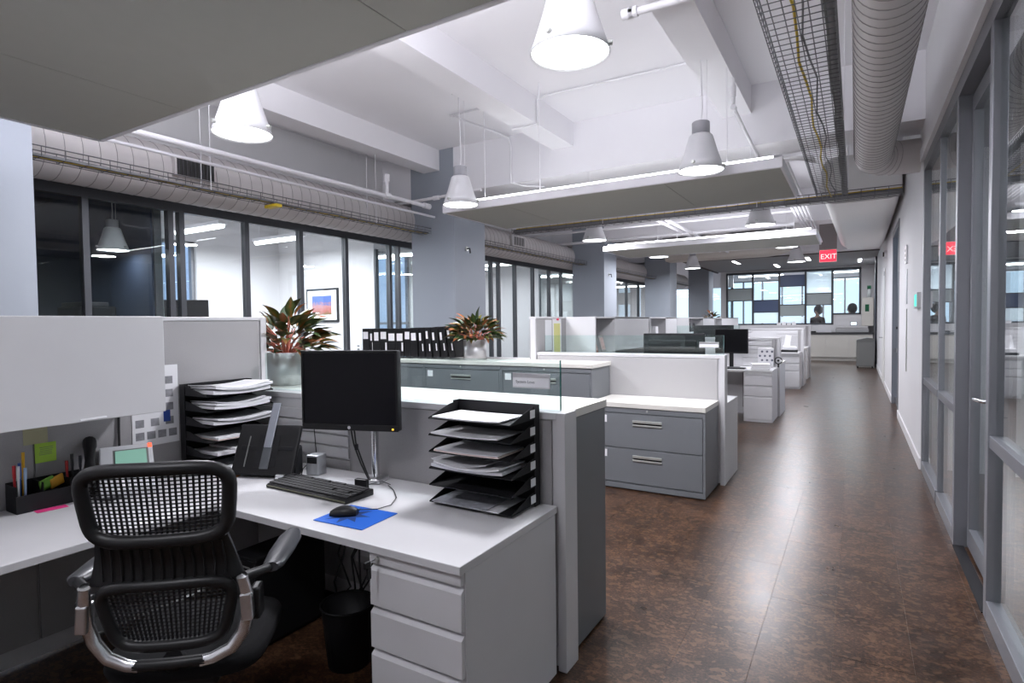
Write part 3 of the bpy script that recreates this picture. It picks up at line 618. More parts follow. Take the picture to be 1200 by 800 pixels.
# exit sign
t = thing('exit_sign', 'lit red exit sign hanging below the ceiling of the far corridor', 'sign')
MB().box(-.78, -.40, 16.02, 16.08, 3.20, ZC).build('mount', mat('sign_mount', (.33, .31, .31), .6), t)
MB().box(-.78, -.40, 16.0, 16.1, 2.89, 3.2).build('housing', mat('sign_case', (.8, .78, .78), .4), t, bevel=.006)
MB().box(-.765, -.415, 15.99, 16.0, 2.90, 3.17).build('face', M_RED, t)
text_mesh('EXIT', .17, emat('sign_letters', (1, .55, .55), 1.6), 'lettering', t, (-.752, 15.988, 2.965), (PI/2, 0, 0))
for (x, y, lb) in ((-3.4, 20.2, 'slanting slim light in the dropped ceiling left of the sign'), (-1.3, 20.4, 'slim light in the dropped ceiling by the exit sign'), (-2.4, 22.3, 'slim light in the dropped ceiling close to the glazed wall'), (.1, 22, 'slim light in the dropped ceiling above the shredder bin')):
    t = thing('linear_light', lb, 'light', (x, y, 3.419)); MB().box(-.06, .06, -.55, .55, -.02, 0).build('housing', M_PIPE, t); MB().box(-.05, .05, -.54, .54, -.024, -.0201).build('diffuser', M_TUBE, t)
    lighta('lamp', (0, 0, -.03), .1, 14, (0, 0, 0), 'RECTANGLE', 1.0, parent=t)
# office fixtures behind the left glass
for (x, y, z, L, w_, lb) in ((-8.3, 4.95, 2.95, 1.2, 70, 'fluorescent fixture in the bright office next to the dark room'), (-8.3, 6.3, 2.95, 1.2, 70, 'fluorescent fixture in the bright office near the framed picture'), (-8.3, 9.4, 3.0, 1.6, 60, 'fluorescent fixture in the office behind the first column'),
     (-8.2, 12.4, 3.0, 2.0, 60, 'fluorescent fixture in the office between the two columns'), (-8, 16.5, 3.0, 2.4, 60, 'fluorescent fixture in the office behind the second column'), (-7.9, 20.5, 3.0, 2.4, 60, 'fluorescent fixture in the far office beyond the third column'), (-7.9, 23.5, 3.0, 2.4, 60, 'fluorescent fixture by the bright end window')):
    t = thing('fluorescent_fixture', lb, 'light', (x, y, z)); MB().box(-L/2, L/2, -.07, .07, 0, .05).build('housing', M_PIPE, t, bevel=.004)
    MB().tube([(-L/2+.02, 0, -.02), (L/2-.02, 0, -.02)], .035, 10).build('tube', M_TUBE, t)
    for sx in (-1, 1): MB().tube([(sx*L*.4, 0, .05), (sx*L*.4, 0, ZC-z)], .005, 6).build('hanger_rod', M_PIPE, t)
    lighta('lamp', (0, 0, -.06), L, w_*TUBE_W/60, (0, 0, 0), 'RECTANGLE', .08, parent=t)
for (x, y, lb) in ((-3.5, 26.6, 'fluorescent fixture in the meeting room by the left panels'), (-.8, 26.6, 'fluorescent fixture in the meeting room behind the seated people')):
    t = thing('fluorescent_fixture', lb, 'light', (x, y, 3.4)); MB().box(-.9, .9, -.07, .07, 0, .05).build('housing', M_PIPE, t); MB().tube([(-.88, 0, -.02), (.88, 0, -.02)], .035, 10).build('tube', M_TUBE, t)
    for sx in (-1, 1): MB().tube([(sx*.7, 0, .05), (sx*.7, 0, ZC-3.4)], .005, 6).build('hanger_rod', M_PIPE, t)
    lighta('lamp', (0, 0, -.06), 1.8, 90, (0, 0, 0), 'RECTANGLE', .08, parent=t)
t = thing('fluorescent_fixture', 'fluorescent fixture in the room behind the corridor glass', 'light', (1.7, 4.2, 3.05)); MB().box(-.07, .07, -.6, .6, 0, .049).build('housing', M_PIPE, t); MB().tube([(0, -.58, -.02), (0, .58, -.02)], .03, 10).build('tube', M_TUBE, t)
lighta('lamp', (0, 0, -.06), .08, 16, (0, 0, 0), 'RECTANGLE', 1.2, parent=t)
nl = pendant(-7.1, 3.25, 2.36, 'dim bell lamp inside the dark office', 1.5, top=3.5); nl.scale = (.7, .7, .7)
# wall fittings on the right wall
def wallthing(name, label, cat, y0, y1, z0, z1, d, m, extra=None):
    t = thing(name, label, cat); MB().box(XR-d, XR-.0005, y0, y1, z0, z1).build('body', m, t, bevel=.004)
    if extra: extra(t)
    return t
wallthing('call_station', 'pale wall station with a glowing green display on the right wall', 'control panel', 7.05, 7.42, 1.60, 1.76, .035, M_ALU, lambda t: MB().box(XR-.037, XR-.0351, 7.09, 7.30, 1.62, 1.74).build('display', emat('green_display', (.15, .9, .62), 1.3), t))
wallthing('thermostat', 'slim metal sensor plate high on the right wall', 'sensor', 8.78, 8.94, 2.19, 2.42, .025, M_ALU, lambda t: [MB().box(XR-.027, XR-.0251, 8.82, 8.90, 2.22+i*.06, 2.25+i*.06).build('slot', M_MGREY, t) for i in range(3)])
wallthing('access_plate', 'bright metal plate on the right wall above a taller plate', 'plate', 8.82, 8.9, 1.68, 2.12, .01, M_ALU)
wallthing('access_plate', 'tall grey metal plate low on the right wall', 'plate', 8.83, 8.9, .82, 1.62, .01, M_STEEL)
t = thing('camera_dome', 'small round dark sensor on the right wall past the second door', 'sensor'); MB().tube([(XR-.001, 14.6, 2.86), (XR-.05, 14.6, 2.86)], .08, 14).build('base', M_PIPE, t); MB().tube([(XR-.05, 14.6, 2.86), (XR-.075, 14.6, 2.86)], .05, 14).build('lens', M_BLACK, t)
t = thing('vent_grille', 'white return air grille high above the near glass front', 'vent')
MB().box(XR-.012, XR-.0005, 3.55, 4.1, 3.3, 3.5).build('frame', M_PIPE, t)
for i in range(5): MB().box(XR-.018, XR-.0121, 3.58, 4.07, 3.32+i*.034, 3.336+i*.034).build('slat', M_MGREY, t)
t = thing('sprinkler_head', 'small dark sprinkler head on the near left column', 'sprinkler'); MB().tube([(-5.019, 1.3, 2.72), (-4.97, 1.3, 2.72)], .035, 12).build('escutcheon', M_CHROME, t); MB().tube([(-4.97, 1.3, 2.72), (-4.93, 1.3, 2.72)], .014, 8).build('head', M_DGREY, t)
for (y, lb) in ((7.1, 'small dark hook on the first free-standing column'), (12.9, 'small dark hook on the second column')):
    t = thing('column_hook', lb, 'hook'); MB().tube([(-5.019, y, 2.62), (-4.96, y, 2.62), (-4.95, y, 2.55)], .012, 8).build('hook', M_DGREY, t); MB().tube([(-5.0195, y, 2.62), (-5.005, y, 2.62)], .035, 10).build('plate', M_STEEL, t)
# framed picture and outlet in the bright office
t = thing('framed_picture', 'black-framed picture of a pink tree under a blue sky', 'picture')
YP = 7.598
MB().box(-9.17, -8.30, YP-.03, YP, 1.56, 2.20).build('frame', M_BLACK, t, bevel=.004); MB().box(-9.13, -8.34, YP-.032, YP-.0301, 1.60, 2.16).build('mat_board', M_PAPER, t)
def art():
    mt = bpy.data.materials.new('art_print'); mt.use_nodes = True; nt = mt.node_tree; b = nt.nodes['Principled BSDF']; L = nt.links.new; N = nt.nodes.new
    tc = N('ShaderNodeTexCoord'); sp = N('ShaderNodeSeparateXYZ'); L(tc.outputs['Generated'], sp.inputs[0]); n = N('ShaderNodeTexNoise'); n.inputs['Scale'].default_value = 7
    L(tc.outputs['Generated'], n.inputs['Vector']); r = N('ShaderNodeValToRGB'); r.color_ramp.elements[0].color = (.16, .14, .05, 1); r.color_ramp.elements[0].position = .2
    r.color_ramp.elements[1].color = (.08, .14, .40, 1); r.color_ramp.elements[1].position = .75; e = r.color_ramp.elements.new(.4); e.color = (.40, .12, .10, 1); e = r.color_ramp.elements.new(.6); e.color = (.45, .22, .22, 1)
    ad = N('ShaderNodeMath'); ad.operation = 'MULTIPLY_ADD'; ad.inputs[1].default_value = .5; L(n.outputs[0], ad.inputs[0]); ml = N('ShaderNodeMath'); ml.operation = 'MULTIPLY'; ml.inputs[1].default_value = .75
    L(sp.outputs[2], ml.inputs[0]); L(ml.outputs[0], ad.inputs[2]); L(ad.outputs[0], r.inputs[0]); L(r.outputs[0], b.inputs['Base Color']); return mt
MB().box(-9.0, -8.47, YP-.034, YP-.0321, 1.70, 2.06).build('print', art(), t)
t = thing('wall_outlet', 'white wall outlet low on the bright office wall', 'outlet'); MB().box(-7.87, -7.75, YP-.012, YP, 1.02, 1.16).build('plate', M_PIPE, t, bevel=.003)
for z in (1.055, 1.115): MB().box(-7.84, -7.78, YP-.014, YP-.0121, z-.015, z+.015).build('socket', M_MGREY, t)
t = thing('storage_cabinet', 'dark storage cabinet standing in the dark office', 'cabinet'); MB().box(-8.3, -7.2, 3.05, 3.45, 0, 1.55).build('body', M_DGREY, t, bevel=.004); MB().box(-7.76, -7.74, 3.046, 3.05, .05, 1.5).build('door_gap', M_BLACK, t)
t = thing('office_printer', 'dark office printer on the storage cabinet in dark office', 'printer', (-7.75, 3.25, 1.551)); MB().box(-.3, .3, -.19, .18, 0, .2).build('body', M_BLACKM, t, bevel=.02); MB().box(-.25, .25, -.16, .12, .2, .25).build('feeder', M_DGREY, t, bevel=.01); MB().box(-.2, .2, -.25, -.19, .04, .06).build('paper_tray', M_MGREY, t)
t = thing('shelf_unit', 'white shelf unit behind the bright office glass', 'cabinet'); MB().box(-7.6, -6.7, 3.9, 4.3, 0, 1.5).build('body', M_WHITE, t, bevel=.004); MB().box(-7.15, -7.14, 3.896, 3.9, .05, 1.45).build('door_gap', M_MGREY, t)
t = thing('monitor', 'black monitor seen through the bright office glass', 'monitor', (-7.2, 4.1, 1.501), .9); MB().box(-.25, .25, 0, .04, .06, .34).build('shell', M_BLACKM, t, bevel=.006); MB().box(-.24, .24, -.003, -.0002, .075, .33).build('screen', M_SCREEN, t); MB().box(-.1, .1, -.06, .09, 0, .012).build('foot', M_BLACK, t); MB().box(-.03, .03, .01, .03, .012, .1).build('stand', M_BLACK, t)
# outside: brick building opposite
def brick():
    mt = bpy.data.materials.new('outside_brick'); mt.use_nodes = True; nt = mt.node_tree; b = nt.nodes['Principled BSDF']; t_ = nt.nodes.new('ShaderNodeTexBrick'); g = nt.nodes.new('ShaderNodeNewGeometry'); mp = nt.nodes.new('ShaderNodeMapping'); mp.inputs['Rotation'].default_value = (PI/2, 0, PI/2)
    t_.inputs['Color1'].default_value = (.30, .36, .55, 1); t_.inputs['Color2'].default_value = (.42, .48, .66, 1); t_.inputs['Mortar'].default_value = (.6, .65, .8, 1); t_.inputs['Scale'].default_value = 4  # blue dusk light is put into the brick and mortar colours
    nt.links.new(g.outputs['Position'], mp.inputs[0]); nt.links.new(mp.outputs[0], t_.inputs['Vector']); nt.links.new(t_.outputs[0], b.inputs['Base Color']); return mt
ob = thing('outside_building', 'brick building wall coloured with dusk blue seen through the dark office window', 'building'); MB().box(-14.4, -14, 2, 16, -6, 9).build('wall', brick(), ob)
# ------------------------------------------------------------------ things on the near desk
DZ0 = .7205
def rotm(rz): return Matrix.Rotation(rz, 4, 'Z')
# monitor
t = thing('monitor', 'black monitor showing a dark screen on a silver pole', 'monitor', (-2.041, 1.925, DZ0), math.radians(17.6))
W, H, zb = .495, .335, .285
MB().box(-W/2, W/2, -.012, .03, zb, zb+.375).build('back_shell', M_BLACKM, t, bevel=.008)
MB().box(-W/2+.012, W/2-.012, -.014, -.0121, zb+.03, zb+.362).build('screen', M_SCREEN, t)
for (x0, x1, z0, z1) in ((-W/2, W/2, zb, zb+.028), (-W/2, W/2, zb+.363, zb+.375), (-W/2, -W/2+.011, zb+.028, zb+.363), (W/2-.011, W/2, zb+.028, zb+.363)): MB().box(x0, x1, -.018, -.0121, z0, z1).build('bezel', M_BLACK, t, bevel=.002)
MB().tube([(0, -.018, zb+.014), (0, -.0195, zb+.014)], .008, 14).build('logo', M_CHROME, t)
MB().box(W/2-.03, W/2-.022, -.0195, -.018, zb+.008, zb+.015).build('power_light', emat('amber', (1, .55, .05), 2), t)
MB().tube([(.045, .15, 0), (.045, .15, .5)], .019, 16).build('pole', M_CHROME, t)
MB().box(.01, .09, .10, .21, 0, .022).build('clamp', M_ALU, t, bevel=.006)
MB().box(.02, .07, .03, .14, zb+.16, zb+.21).build('arm', M_MGREY, t, bevel=.004)
MB().tube([(-.03, .04, zb+.03), (-.02, .06, .20), (.0, .09, .10), (.03, .10, .03), (.035, .12, .005)], .004, 6).build('cable', M_DARKC, t)
MB().tube([(-.01, .04, zb+.03), (-.01, .06, .21), (.01, .08, .12), (.035, .10, .03), (.04, .12, .005)], .004, 6).build('cable', M_DARKC, t)
MB().cbox(-.008, .062, .19, .016, .014, .03).build('ferrite', M_BLACK, t, bevel=.003)
# keyboard
KR = math.radians(-1)
t = thing('keyboard', 'black full-size keyboard in front of the monitor', 'keyboard', (-2.17, 1.835, DZ0), KR)
MB().prism([(-.085, 0), (.085, 0), (.085, .028), (.075, .03), (-.075, .018), (-.085, .012)], 0, -.275, .275).build('case', M_BLACK, t, bevel=.003)
kb = MB()
for r_ in range(6):
    y = .058-r_*.0235; zt = .028+(y-.058)*.075
    for c in range(21):
        if r_ == 0 and c in (1, 6, 11, 15): continue
        if c in (15, 19) and r_ in (3,): continue
        x = -.257+c*.0256; kb.box(x-.0115, x+.0115, y-.0105, y+.0105, zt, zt+.007)
o = kb.build('keys', mat('key_black', (.02, .02, .022), .45), t); o['kind'] = 'stuff'
MB().box(-.273, .273, -.086, -.078, .0075, .0125).build('front_strip', mat('olive_strip', (.12, .12, .07), .3), t)
# pad and mouse
t = thing('mouse_pad', 'blue mouse pad with a dark star print', 'mouse pad', (-1.738, 1.655, DZ0), math.radians(3))
MB().box(-.128, .128, -.106, .106, 0, .003).build('pad', mat('pad_blue', (.0, .10, .52), .6), t, bevel=.001)
star = [(math.cos(a)*r_, math.sin(a)*r_) for k in range(16) for a, r_ in [(2*PI*k/16+.2, (.095, .045)[k % 2])]]
MB().prism([(max(-.126, x-.035), max(-.104, min(.104, y))) for x, y in star], 2, .003, .0034).build('print', mat('pad_navy', (.0, .025, .14), .6), t)
t = thing('mouse', 'black wired mouse on the blue pad', 'mouse', (-1.795, 1.645, DZ0+.0036), math.radians(-60))
bm_ = []
for k in range(9):
    u = k/8; y = -.055+.11*u; wd_ = .031*math.sin(PI*(.12+.76*u))**.5; h = .038*math.sin(PI*(.10+.72*u))**.7
    bm_.append([(wd_*math.cos(a), y, max(0, h*math.sin(a))) for a in [PI*j/12 for j in range(13)]])
loft(MB(), bm_).build('shell', M_BLACK, t)
MB().tube([(0, .03, .03), (0, .045, .026)], .006, 8).build('wheel', M_MGREY, t)
t = tag(MB().tube([(-1.77, 1.70, DZ0+.012), (-1.72, 1.76, DZ0+.006), (-1.71, 1.83, DZ0+.005), (-1.76, 1.92, DZ0+.005), (-1.85, 2.0, DZ0+.005), (-1.93, 2.05, DZ0+.005)], .0022, 6).build('mouse_cable', M_DARKC), 'thin black cable looping from mouse to the pole', 'cable')
t = thing('usb_hub', 'small black card reader behind the keyboard', 'hub', (-2.02, 1.965, DZ0), .1)
MB().box(-.035, .035, -.012, .012, 0, .045).build('body', M_BLACK, t, bevel=.003); MB().tube([(.035, 0, .02), (.08, .05, .03), (.1, .09, .005)], .002, 6).build('cable', M_DARKC, t)
# laptop stand with arm
t = thing('laptop_stand', 'black tilted laptop stand with a silver arm', 'laptop stand', (-2.605, 1.83, DZ0), math.radians(20))
TL = Matrix.Rotation(math.radians(-24), 4, 'X')
MB().box(-.175, .175, 0, .022, .02, .285, TL).build('plate', M_BLACK, t, bevel=.008)
MB().box(-.05, .07, -.003, .0, .06, .23, TL).build('recess_frame', M_BLACKM, t, bevel=.001)
MB().box(-.105, -.10, -.004, .0, .06, .22, TL).build('slot', M_MGREY, t)
MB().box(-.01, .035, -.012, -.0035, .16, .40, TL).build('arm', mat('arm_silver', (.30, .32, .36), .35, metal=.5), t, bevel=.003)
MB().box(-.012, .037, -.009, -.0035, .05, .16, TL).build('arm_lower', mat('arm_grey', (.12, .13, .14), .4, metal=.4), t, bevel=.003)
for x in (-.16, .13): MB().tube([(x-.02, -.015, .02), (x+.025, -.015, .02)], .016, 10).build('foot', M_CHROME, t)
MB().box(-.16, .17, .06, .14, 0, .16).build('base', M_BLACKM, t, bevel=.02)
t = thing('card_dock', 'small silver dock with a black slot beside the laptop stand', 'dock', (-2.43, 2.045, DZ0), math.radians(12))
MB().box(-.038, .038, -.035, .035, 0, .105).build('body', mat('dock_silver', (.42, .43, .45), .35, metal=.5), t, bevel=.005); MB().box(-.03, .03, -.0365, -.0352, .062, .095).build('slot', M_BLACK, t, bevel=.001)
MB().tube([(-.02, .03, .08), (-.05, .05, .25), (-.06, .08, .38)], .0025, 6).build('cable', M_DARKC, t)
MB().tube([(-.035, -.02, .06), (-.06, -.03, .03), (-.055, -.05, .004), (-.02, -.06, .004)], .0022, 6).build('cable', M_DARKC, t)
tag(MB().cbox(-2.80, 1.79, DZ0+.004, .11, .05, .007, Euler((0, 0, .5))).build('orange_notepad', mat('orange', (.75, .25, .06), .6), bevel=.002), 'small orange notepad by the laptop stand foot', 'notepad')
# tray racks
def sheet(mb, x0, x1, y0, y1, z, th, bow, n=8, skew=0):
    top = []; bot = []
    for i in range(n+1):
        u = i/n; x = x0+(x1-x0)*u; dz = bow*(2*u-1)**2
        top.append([(x+skew*0, y0, z+th+dz), (x, y1, z+th+dz*.6)]); bot.append([(x, y0, z+dz), (x, y1, z+dz*.6)])
    for i in range(n):
        a, b, c, d = top[i][0], top[i+1][0], top[i+1][1], top[i][1]; e, f, g, h = bot[i][0], bot[i+1][0], bot[i+1][1], bot[i][1]
        mb.add([a, b, c, d, e, f, g, h], [(0, 1, 2, 3), (7, 6, 5, 4), (0, 4, 5, 1), (3, 2, 6, 7)] + ([(0, 3, 7, 4)] if i == 0 else []) + ([(1, 5, 6, 2)] if i == n-1 else []))
    return mb
def rack(label, loc, rz, W, D, Ht, n, labels=True):
    t = thing('tray_rack', label, 'tray rack', loc, rz)
    MB().box(-W/2, W/2, -.006, 0, 0, Ht).build('back_panel', M_BLACKM, t)
    for s in (-1, 1): MB().box(s*W/2-.0015, s*W/2+.0015, -.05, -.006, 0, Ht).build('side_post', M_BLACKM, t)
    for i in range(n):
        z = .012+i*(Ht-.07)/(n-1)
        s = MB().box(-W/2+.002, W/2-.002, -D, -.006, z, z+.003).build('shelf', M_BLACKM, t)
        for sx in (-1, 1): MB().prism([(-D, z+.003), (-.05, z+.003), (-.05, z+.05), (-.09, z+.045), (-D, z+.006)], 0, sx*(W/2-.004)-.001, sx*(W/2-.004)+.001).build('side_lip', M_BLACKM, s)
        if labels: MB().box(W/2+.0016, W/2+.003, -.085, -.045, z+.008, z+.042).build('label_card', M_PAPER, s)
    return t
zs2 = [.012+i*(.43-.07)/5 for i in range(6)]
rack('six-shelf black tray rack at the corridor end of the near desk', (-1.372, 2.165, DZ0), 0, .42, .235, .43, 6)
def papers(label, loc, rz, W, y0, y1, specs, m=M_PAPER):
    t = thing('paper_stack', label, 'paper', loc, rz)
    for i, (dx, dy, th, bow, w_, mt) in enumerate(specs):
        z = sum(s[2] for s in specs[:i])+.0008*(i+1)
        sheet(MB(), -w_/2+dx, w_/2+dx, y0+dy, y1+dy, z, th, bow).build('sheet', mt, t)
    return t
P2 = [[(0, 0, .003, 0, .33, M_PAPER2), (-.03, -.005, .002, .002, .28, mat('grey_print', (.35, .36, .40), .8, noise=.5, nscale=40))], None, [(0, 0, .012, .008, .36, M_PAPER2), (.01, -.015, .006, .018, .33, M_PAPER), (-.04, .0, .002, .02, .28, M_PAPER2)],
      [(0, 0, .006, .003, .33, mat('salmon_paper', (.72, .60, .55), .8)), (0, 0, .003, .004, .32, M_PAPER2)], [(-.01, 0, .006, .005, .34, M_PAPER)], [(0, 0, .005, .004, .34, M_PAPER)]]
names2 = ['printed sheets on the bottom shelf of the six-shelf rack', '', 'thick loose papers on the third shelf of the six-shelf rack', 'salmon-edged papers on the fourth shelf of the six-shelf rack', 'white papers on the fifth shelf of the six-shelf rack', 'white papers on the top shelf of the six-shelf rack']
for i, sp in enumerate(P2):
    if sp: papers(names2[i], (-1.39, 2.165, DZ0+zs2[i]+.0032), 0, .33, -.232 if i else -.24, -.02, sp)
rack('black tray rack stuffed with papers in the desk corner', (-3.135, 1.935, DZ0), PI/2, .40, .25, .47, 6, labels=True)
zs1 = [.012+i*(.47-.07)/5 for i in range(6)]
P1 = [[(0, 0, .01, .0, .30, M_PAPER)], [(0, 0, .016, .003, .31, M_PAPER2), (.04, 0, .01, .002, .2, M_PAPER)], [(0, 0, .006, .002, .3, mat('salmon_paper', (.7, .5, .4), .8)), (0, 0, .01, .002, .30, M_PAPER)],
      [(0, 0, .016, .008, .34, M_PAPER), (.01, -.01, .008, .014, .33, M_PAPER2)], [(0, 0, .014, .01, .33, M_PAPER), (.01, 0, .012, .014, .33, M_PAPER), (-.01, .0, .004, .02, .3, M_PAPER2)], [(0, 0, .02, .008, .34, M_PAPER), (.01, -.01, .012, .016, .34, M_PAPER), (0, 0, .004, .02, .34, M_PAPER)]]
for i, sp in enumerate(P1): papers(['flat papers on the lowest shelf', 'mixed papers on the second shelf', 'salmon-backed papers on the third shelf', 'bowed paper pile on the fourth shelf', 'curling paper pile on the fifth shelf', 'thick paper pile on the top shelf'][i] + ' of the corner rack', (-3.135, 1.935, DZ0+zs1[i]+.0032), PI/2, .3, -.262, -.03, sp)
# phone
t = thing('desk_phone', 'silver desk phone with a green display and black handset', 'phone', (-2.99, 1.385, DZ0), math.radians(66)); t.scale = (1.15, 1.15, 1.3)
TP = Matrix.Rotation(math.radians(35), 4, 'X')
MB().prism([(-.11, 0), (.09, 0), (.11, .15), (.095, .155), (-.11, .03)], 0, -.085, .105).build('body', mat('phone_silver', (.55, .56, .58), .4), t, bevel=.006)
ang = math.atan2(.125, .205); TT = Matrix.Translation((.02, -.11, .03)) @ Matrix.Rotation(ang, 4, 'X')
MB().box(-.05, .06, .11, .205, .0005, .004, TT).build('display', mat('lcd', (.16, .30, .24), .3, emit=(.25, .5, .4), estr=.35), t)
MB().box(-.058, .068, .1, .215, -.002, .0004, TT).build('display_bezel', M_MGREY, t)
for r_ in range(4):
    for c in range(3): MB().box(-.04+c*.034, -.015+c*.034, .01+r_*.021, .025+r_*.021, .0, .004, TT).build('button', M_PIPE, t, bevel=.001)
MB().box(.068, .082, .215, .235, -.006, .004, TT).build('message_light', emat('red_light', (1, .08, .04), 2.5), t)
hs = MB().tube([(-.115, -.10, .06), (-.115, -.08, .085), (-.115, 0, .13), (-.115, .07, .185), (-.115, .085, .165)], [.024, .022, .016, .024, .024], 12)
hs.build('handset', M_BLACK, t)
tag(MB().tube([(-3.10, 1.42, DZ0+.0), (-3.13, 1.43, .85), (-3.14, 1.435, 1.0), (-3.142, 1.44, 1.12)], .006, 8).build('phone_cable', M_DARKC), 'black cable hanging down the panel behind the phone', 'cable')
# pen organiser with pens
t = thing('pen_organiser', 'black mesh desk organiser under the lime sticky note', 'organiser', (-3.07, 1.12, DZ0))
MB().box(-.055, .055, -.14, .14, 0, .004).box(-.055, -.052, -.14, .14, .004, .12).box(.052, .055, -.14, .14, .004, .075).build('frame', M_BLACKM, t)
for y in (-.14, -.045, .055, .137): MB().box(-.052, .052, y, y+.003, .004, .115 if y < 0.05 else .11).build('divider', M_BLACKM, t)
MB().box(.0, .052, -.042, .055, .04, .043).build('shelf', M_BLACKM, t)
for (dx, dy, ln, tlt, c, lb) in ((.02, -.12, .19, .3, (.72, .72, .74), 'white pen'), (.0, -.11, .2, .25, (.03, .10, .42), 'blue pen'), (-.02, -.12, .19, -.1, (.6, .02, .03), 'red marker'), (-.03, -.09, .24, .35, (.75, .42, .02), 'yellow cutter'), (.03, -.1, .18, .4, (.3, .42, .6), 'pale blue pen'),
        (-.01, .09, .2, -.2, (.02, .02, .02), 'black marker'), (.02, .11, .19, .05, (.02, .02, .025), 'slim black pen'), (-.03, .075, .17, -.2, (.5, .03, .03), 'dark red pen')):
    b = Vector((-3.07+dx*.8, 1.12+dy, DZ0+.006)); e = b+Vector((0, math.sin(tlt)*.06, .98)).normalized()*ln
    p = thing('pen', lb + ' standing in the black mesh organiser', 'pen'); k = b.lerp(e, .72)
    MB().tube([b, k], .005, 8).build('barrel', mat('pen_%s' % lb.replace(' ', '_'), c, .4), p); MB().tube([k, e], .0062, 8).build('cap', mat('pen_%s' % lb.replace(' ', '_'), c, .4), p)
for k, (x, y, c, lb) in enumerate(((-3.05, 1.10, (.12, .3, .03), 'green'), (-3.06, 1.14, (.6, .3, .03), 'orange'))):
    tag(MB().cbox(x, y, DZ0+.10, .012, .06, .05, Euler((.3, .2, .3))).build('sticky_flag_pad', mat('flag_'+lb, c, .5), bevel=.004), lb + ' flag pad lying in the mesh organiser', 'sticky notes')
def ink_lines(t, X, y0, y1, zs, m): 
    for z in zs: MB().box(X, X+.0004, y0+random.uniform(0, .006), y1-random.uniform(0, .012), z-.001, z+.001).build('text_line', m, t)
t = thing('sticky_note', 'lime sticky note with handwriting on the grey panel', 'sticky note'); MB().box(-3.1485, -3.1465, 1.095, 1.175, .897, .985).build('note', mat('lime', (.36, .58, .06), .7), t); ink_lines(t, -3.1464, 1.11, 1.165, [.965, .957, .949, .941, .933], mat('ink', (.12, .12, .14), .7))
tag(MB().box(-3.1485, -3.147, 1.055, 1.145, .985, 1.06).build('sticky_note', mat('faded_yellow', (.40, .38, .24), .7)), 'faded yellow sticky note half hidden by the overhead cabinet', 'sticky note')
tag(MB().cbox(-2.985, 1.09, DZ0+.0006, .05, .11, .001, Euler((0, 0, -.1))).build('sticky_note', mat('pink_note', (.75, .04, .22), .7)), 'pink sticky note on the desk before the organiser', 'sticky note')
t = thing('wall_chart', 'printed sheet with rows of grey photos pinned to panel', 'poster'); MB().box(-3.1485, -3.1468, 1.50, 1.735, .885, 1.30).build('sheet', M_PAPER, t)
gp = mat('grey_photo', (.26, .26, .28), .6, noise=.6, nscale=30)
for r_, z in enumerate((.92, .985, 1.06, 1.13, 1.2)):
    for c in range(3 if r_ else 4):
        y = 1.515+c*(.055 if r_ == 0 else .075); MB().box(-3.1467, -3.1463, y, y+.042, z, z+.04).build('photo', gp, t)
MB().box(-3.1467, -3.146, 1.655, 1.69, 1.0, 1.06).build('blue_tab', mat('blue_tab', (.02, .06, .3), .5), t)
tag(MB().cbox(-2.93, 1.33, DZ0+.008, .09, .16, .014, Euler((0, 0, .3))).build('notebook', M_DGREY, bevel=.003), 'dark notebook lying between organiser and phone', 'notebook')
# under the desk
t = thing('computer_tower', 'black computer tower under the near desk', 'computer', (-2.44, 1.82, 0), .0)
MB().box(-.09, .09, -.2, .2, .012, .43).build('case', M_BLACKM, t, bevel=.006); MB().box(-.085, .085, -.207, -.2, .02, .42).build('front', M_BLACK, t, bevel=.003); MB().box(-.06, .06, -.209, -.2072, .385, .392).build('slot', M_STEEL, t)
for x in (-.07, .07): MB().box(x-.012, x+.012, -.18, .18, 0, .012).build('foot', M_BLACK, t)
random.seed(3)
for i in range(7):
    x = -2.23+i*.032; pts = [(x, 2.13, .68), (x+random.uniform(-.05, .05), 2.09, .5), (x+random.uniform(-.08, .06), 2.04, .33), (x+random.uniform(-.1, .08), 2.0, .2), (x+random.uniform(-.1, .1), 1.98, .1), (x+random.uniform(-.15, .1), 1.95, .015)]
    tag(MB().tube(pts, .005, 6).build('power_cable', M_DARKC), 'black cable tangled down the panel under the near desk', 'cable', 'cables tangled under the desk')
t = thing('power_box', 'white outlet box behind the cables under the desk', 'outlet'); MB().box(-2.27, -2.09, 2.15, 2.179, .25, .42).build('plate', M_WHITE, t, bevel=.004); MB().box(-2.23, -2.13, 2.146, 2.1499, .29, .38).build('socket', M_PIPE, t)
t = thing('waste_bin', 'small black bin under the near desk before the tangled cables', 'bin', (-1.93, 1.78, 0)); MB().lathe([(0, 0), (.09, 0), (.115, .26), (.12, .27), (.11, .262), (.088, .012), (0, .012)], 20).build('bucket', M_BLACKM, t); MB().tube([(.118*math.cos(2*PI*k/20), .118*math.sin(2*PI*k/20), .268) for k in range(20)], .005, 6, closed=True).build('rim', M_BLACK, t)
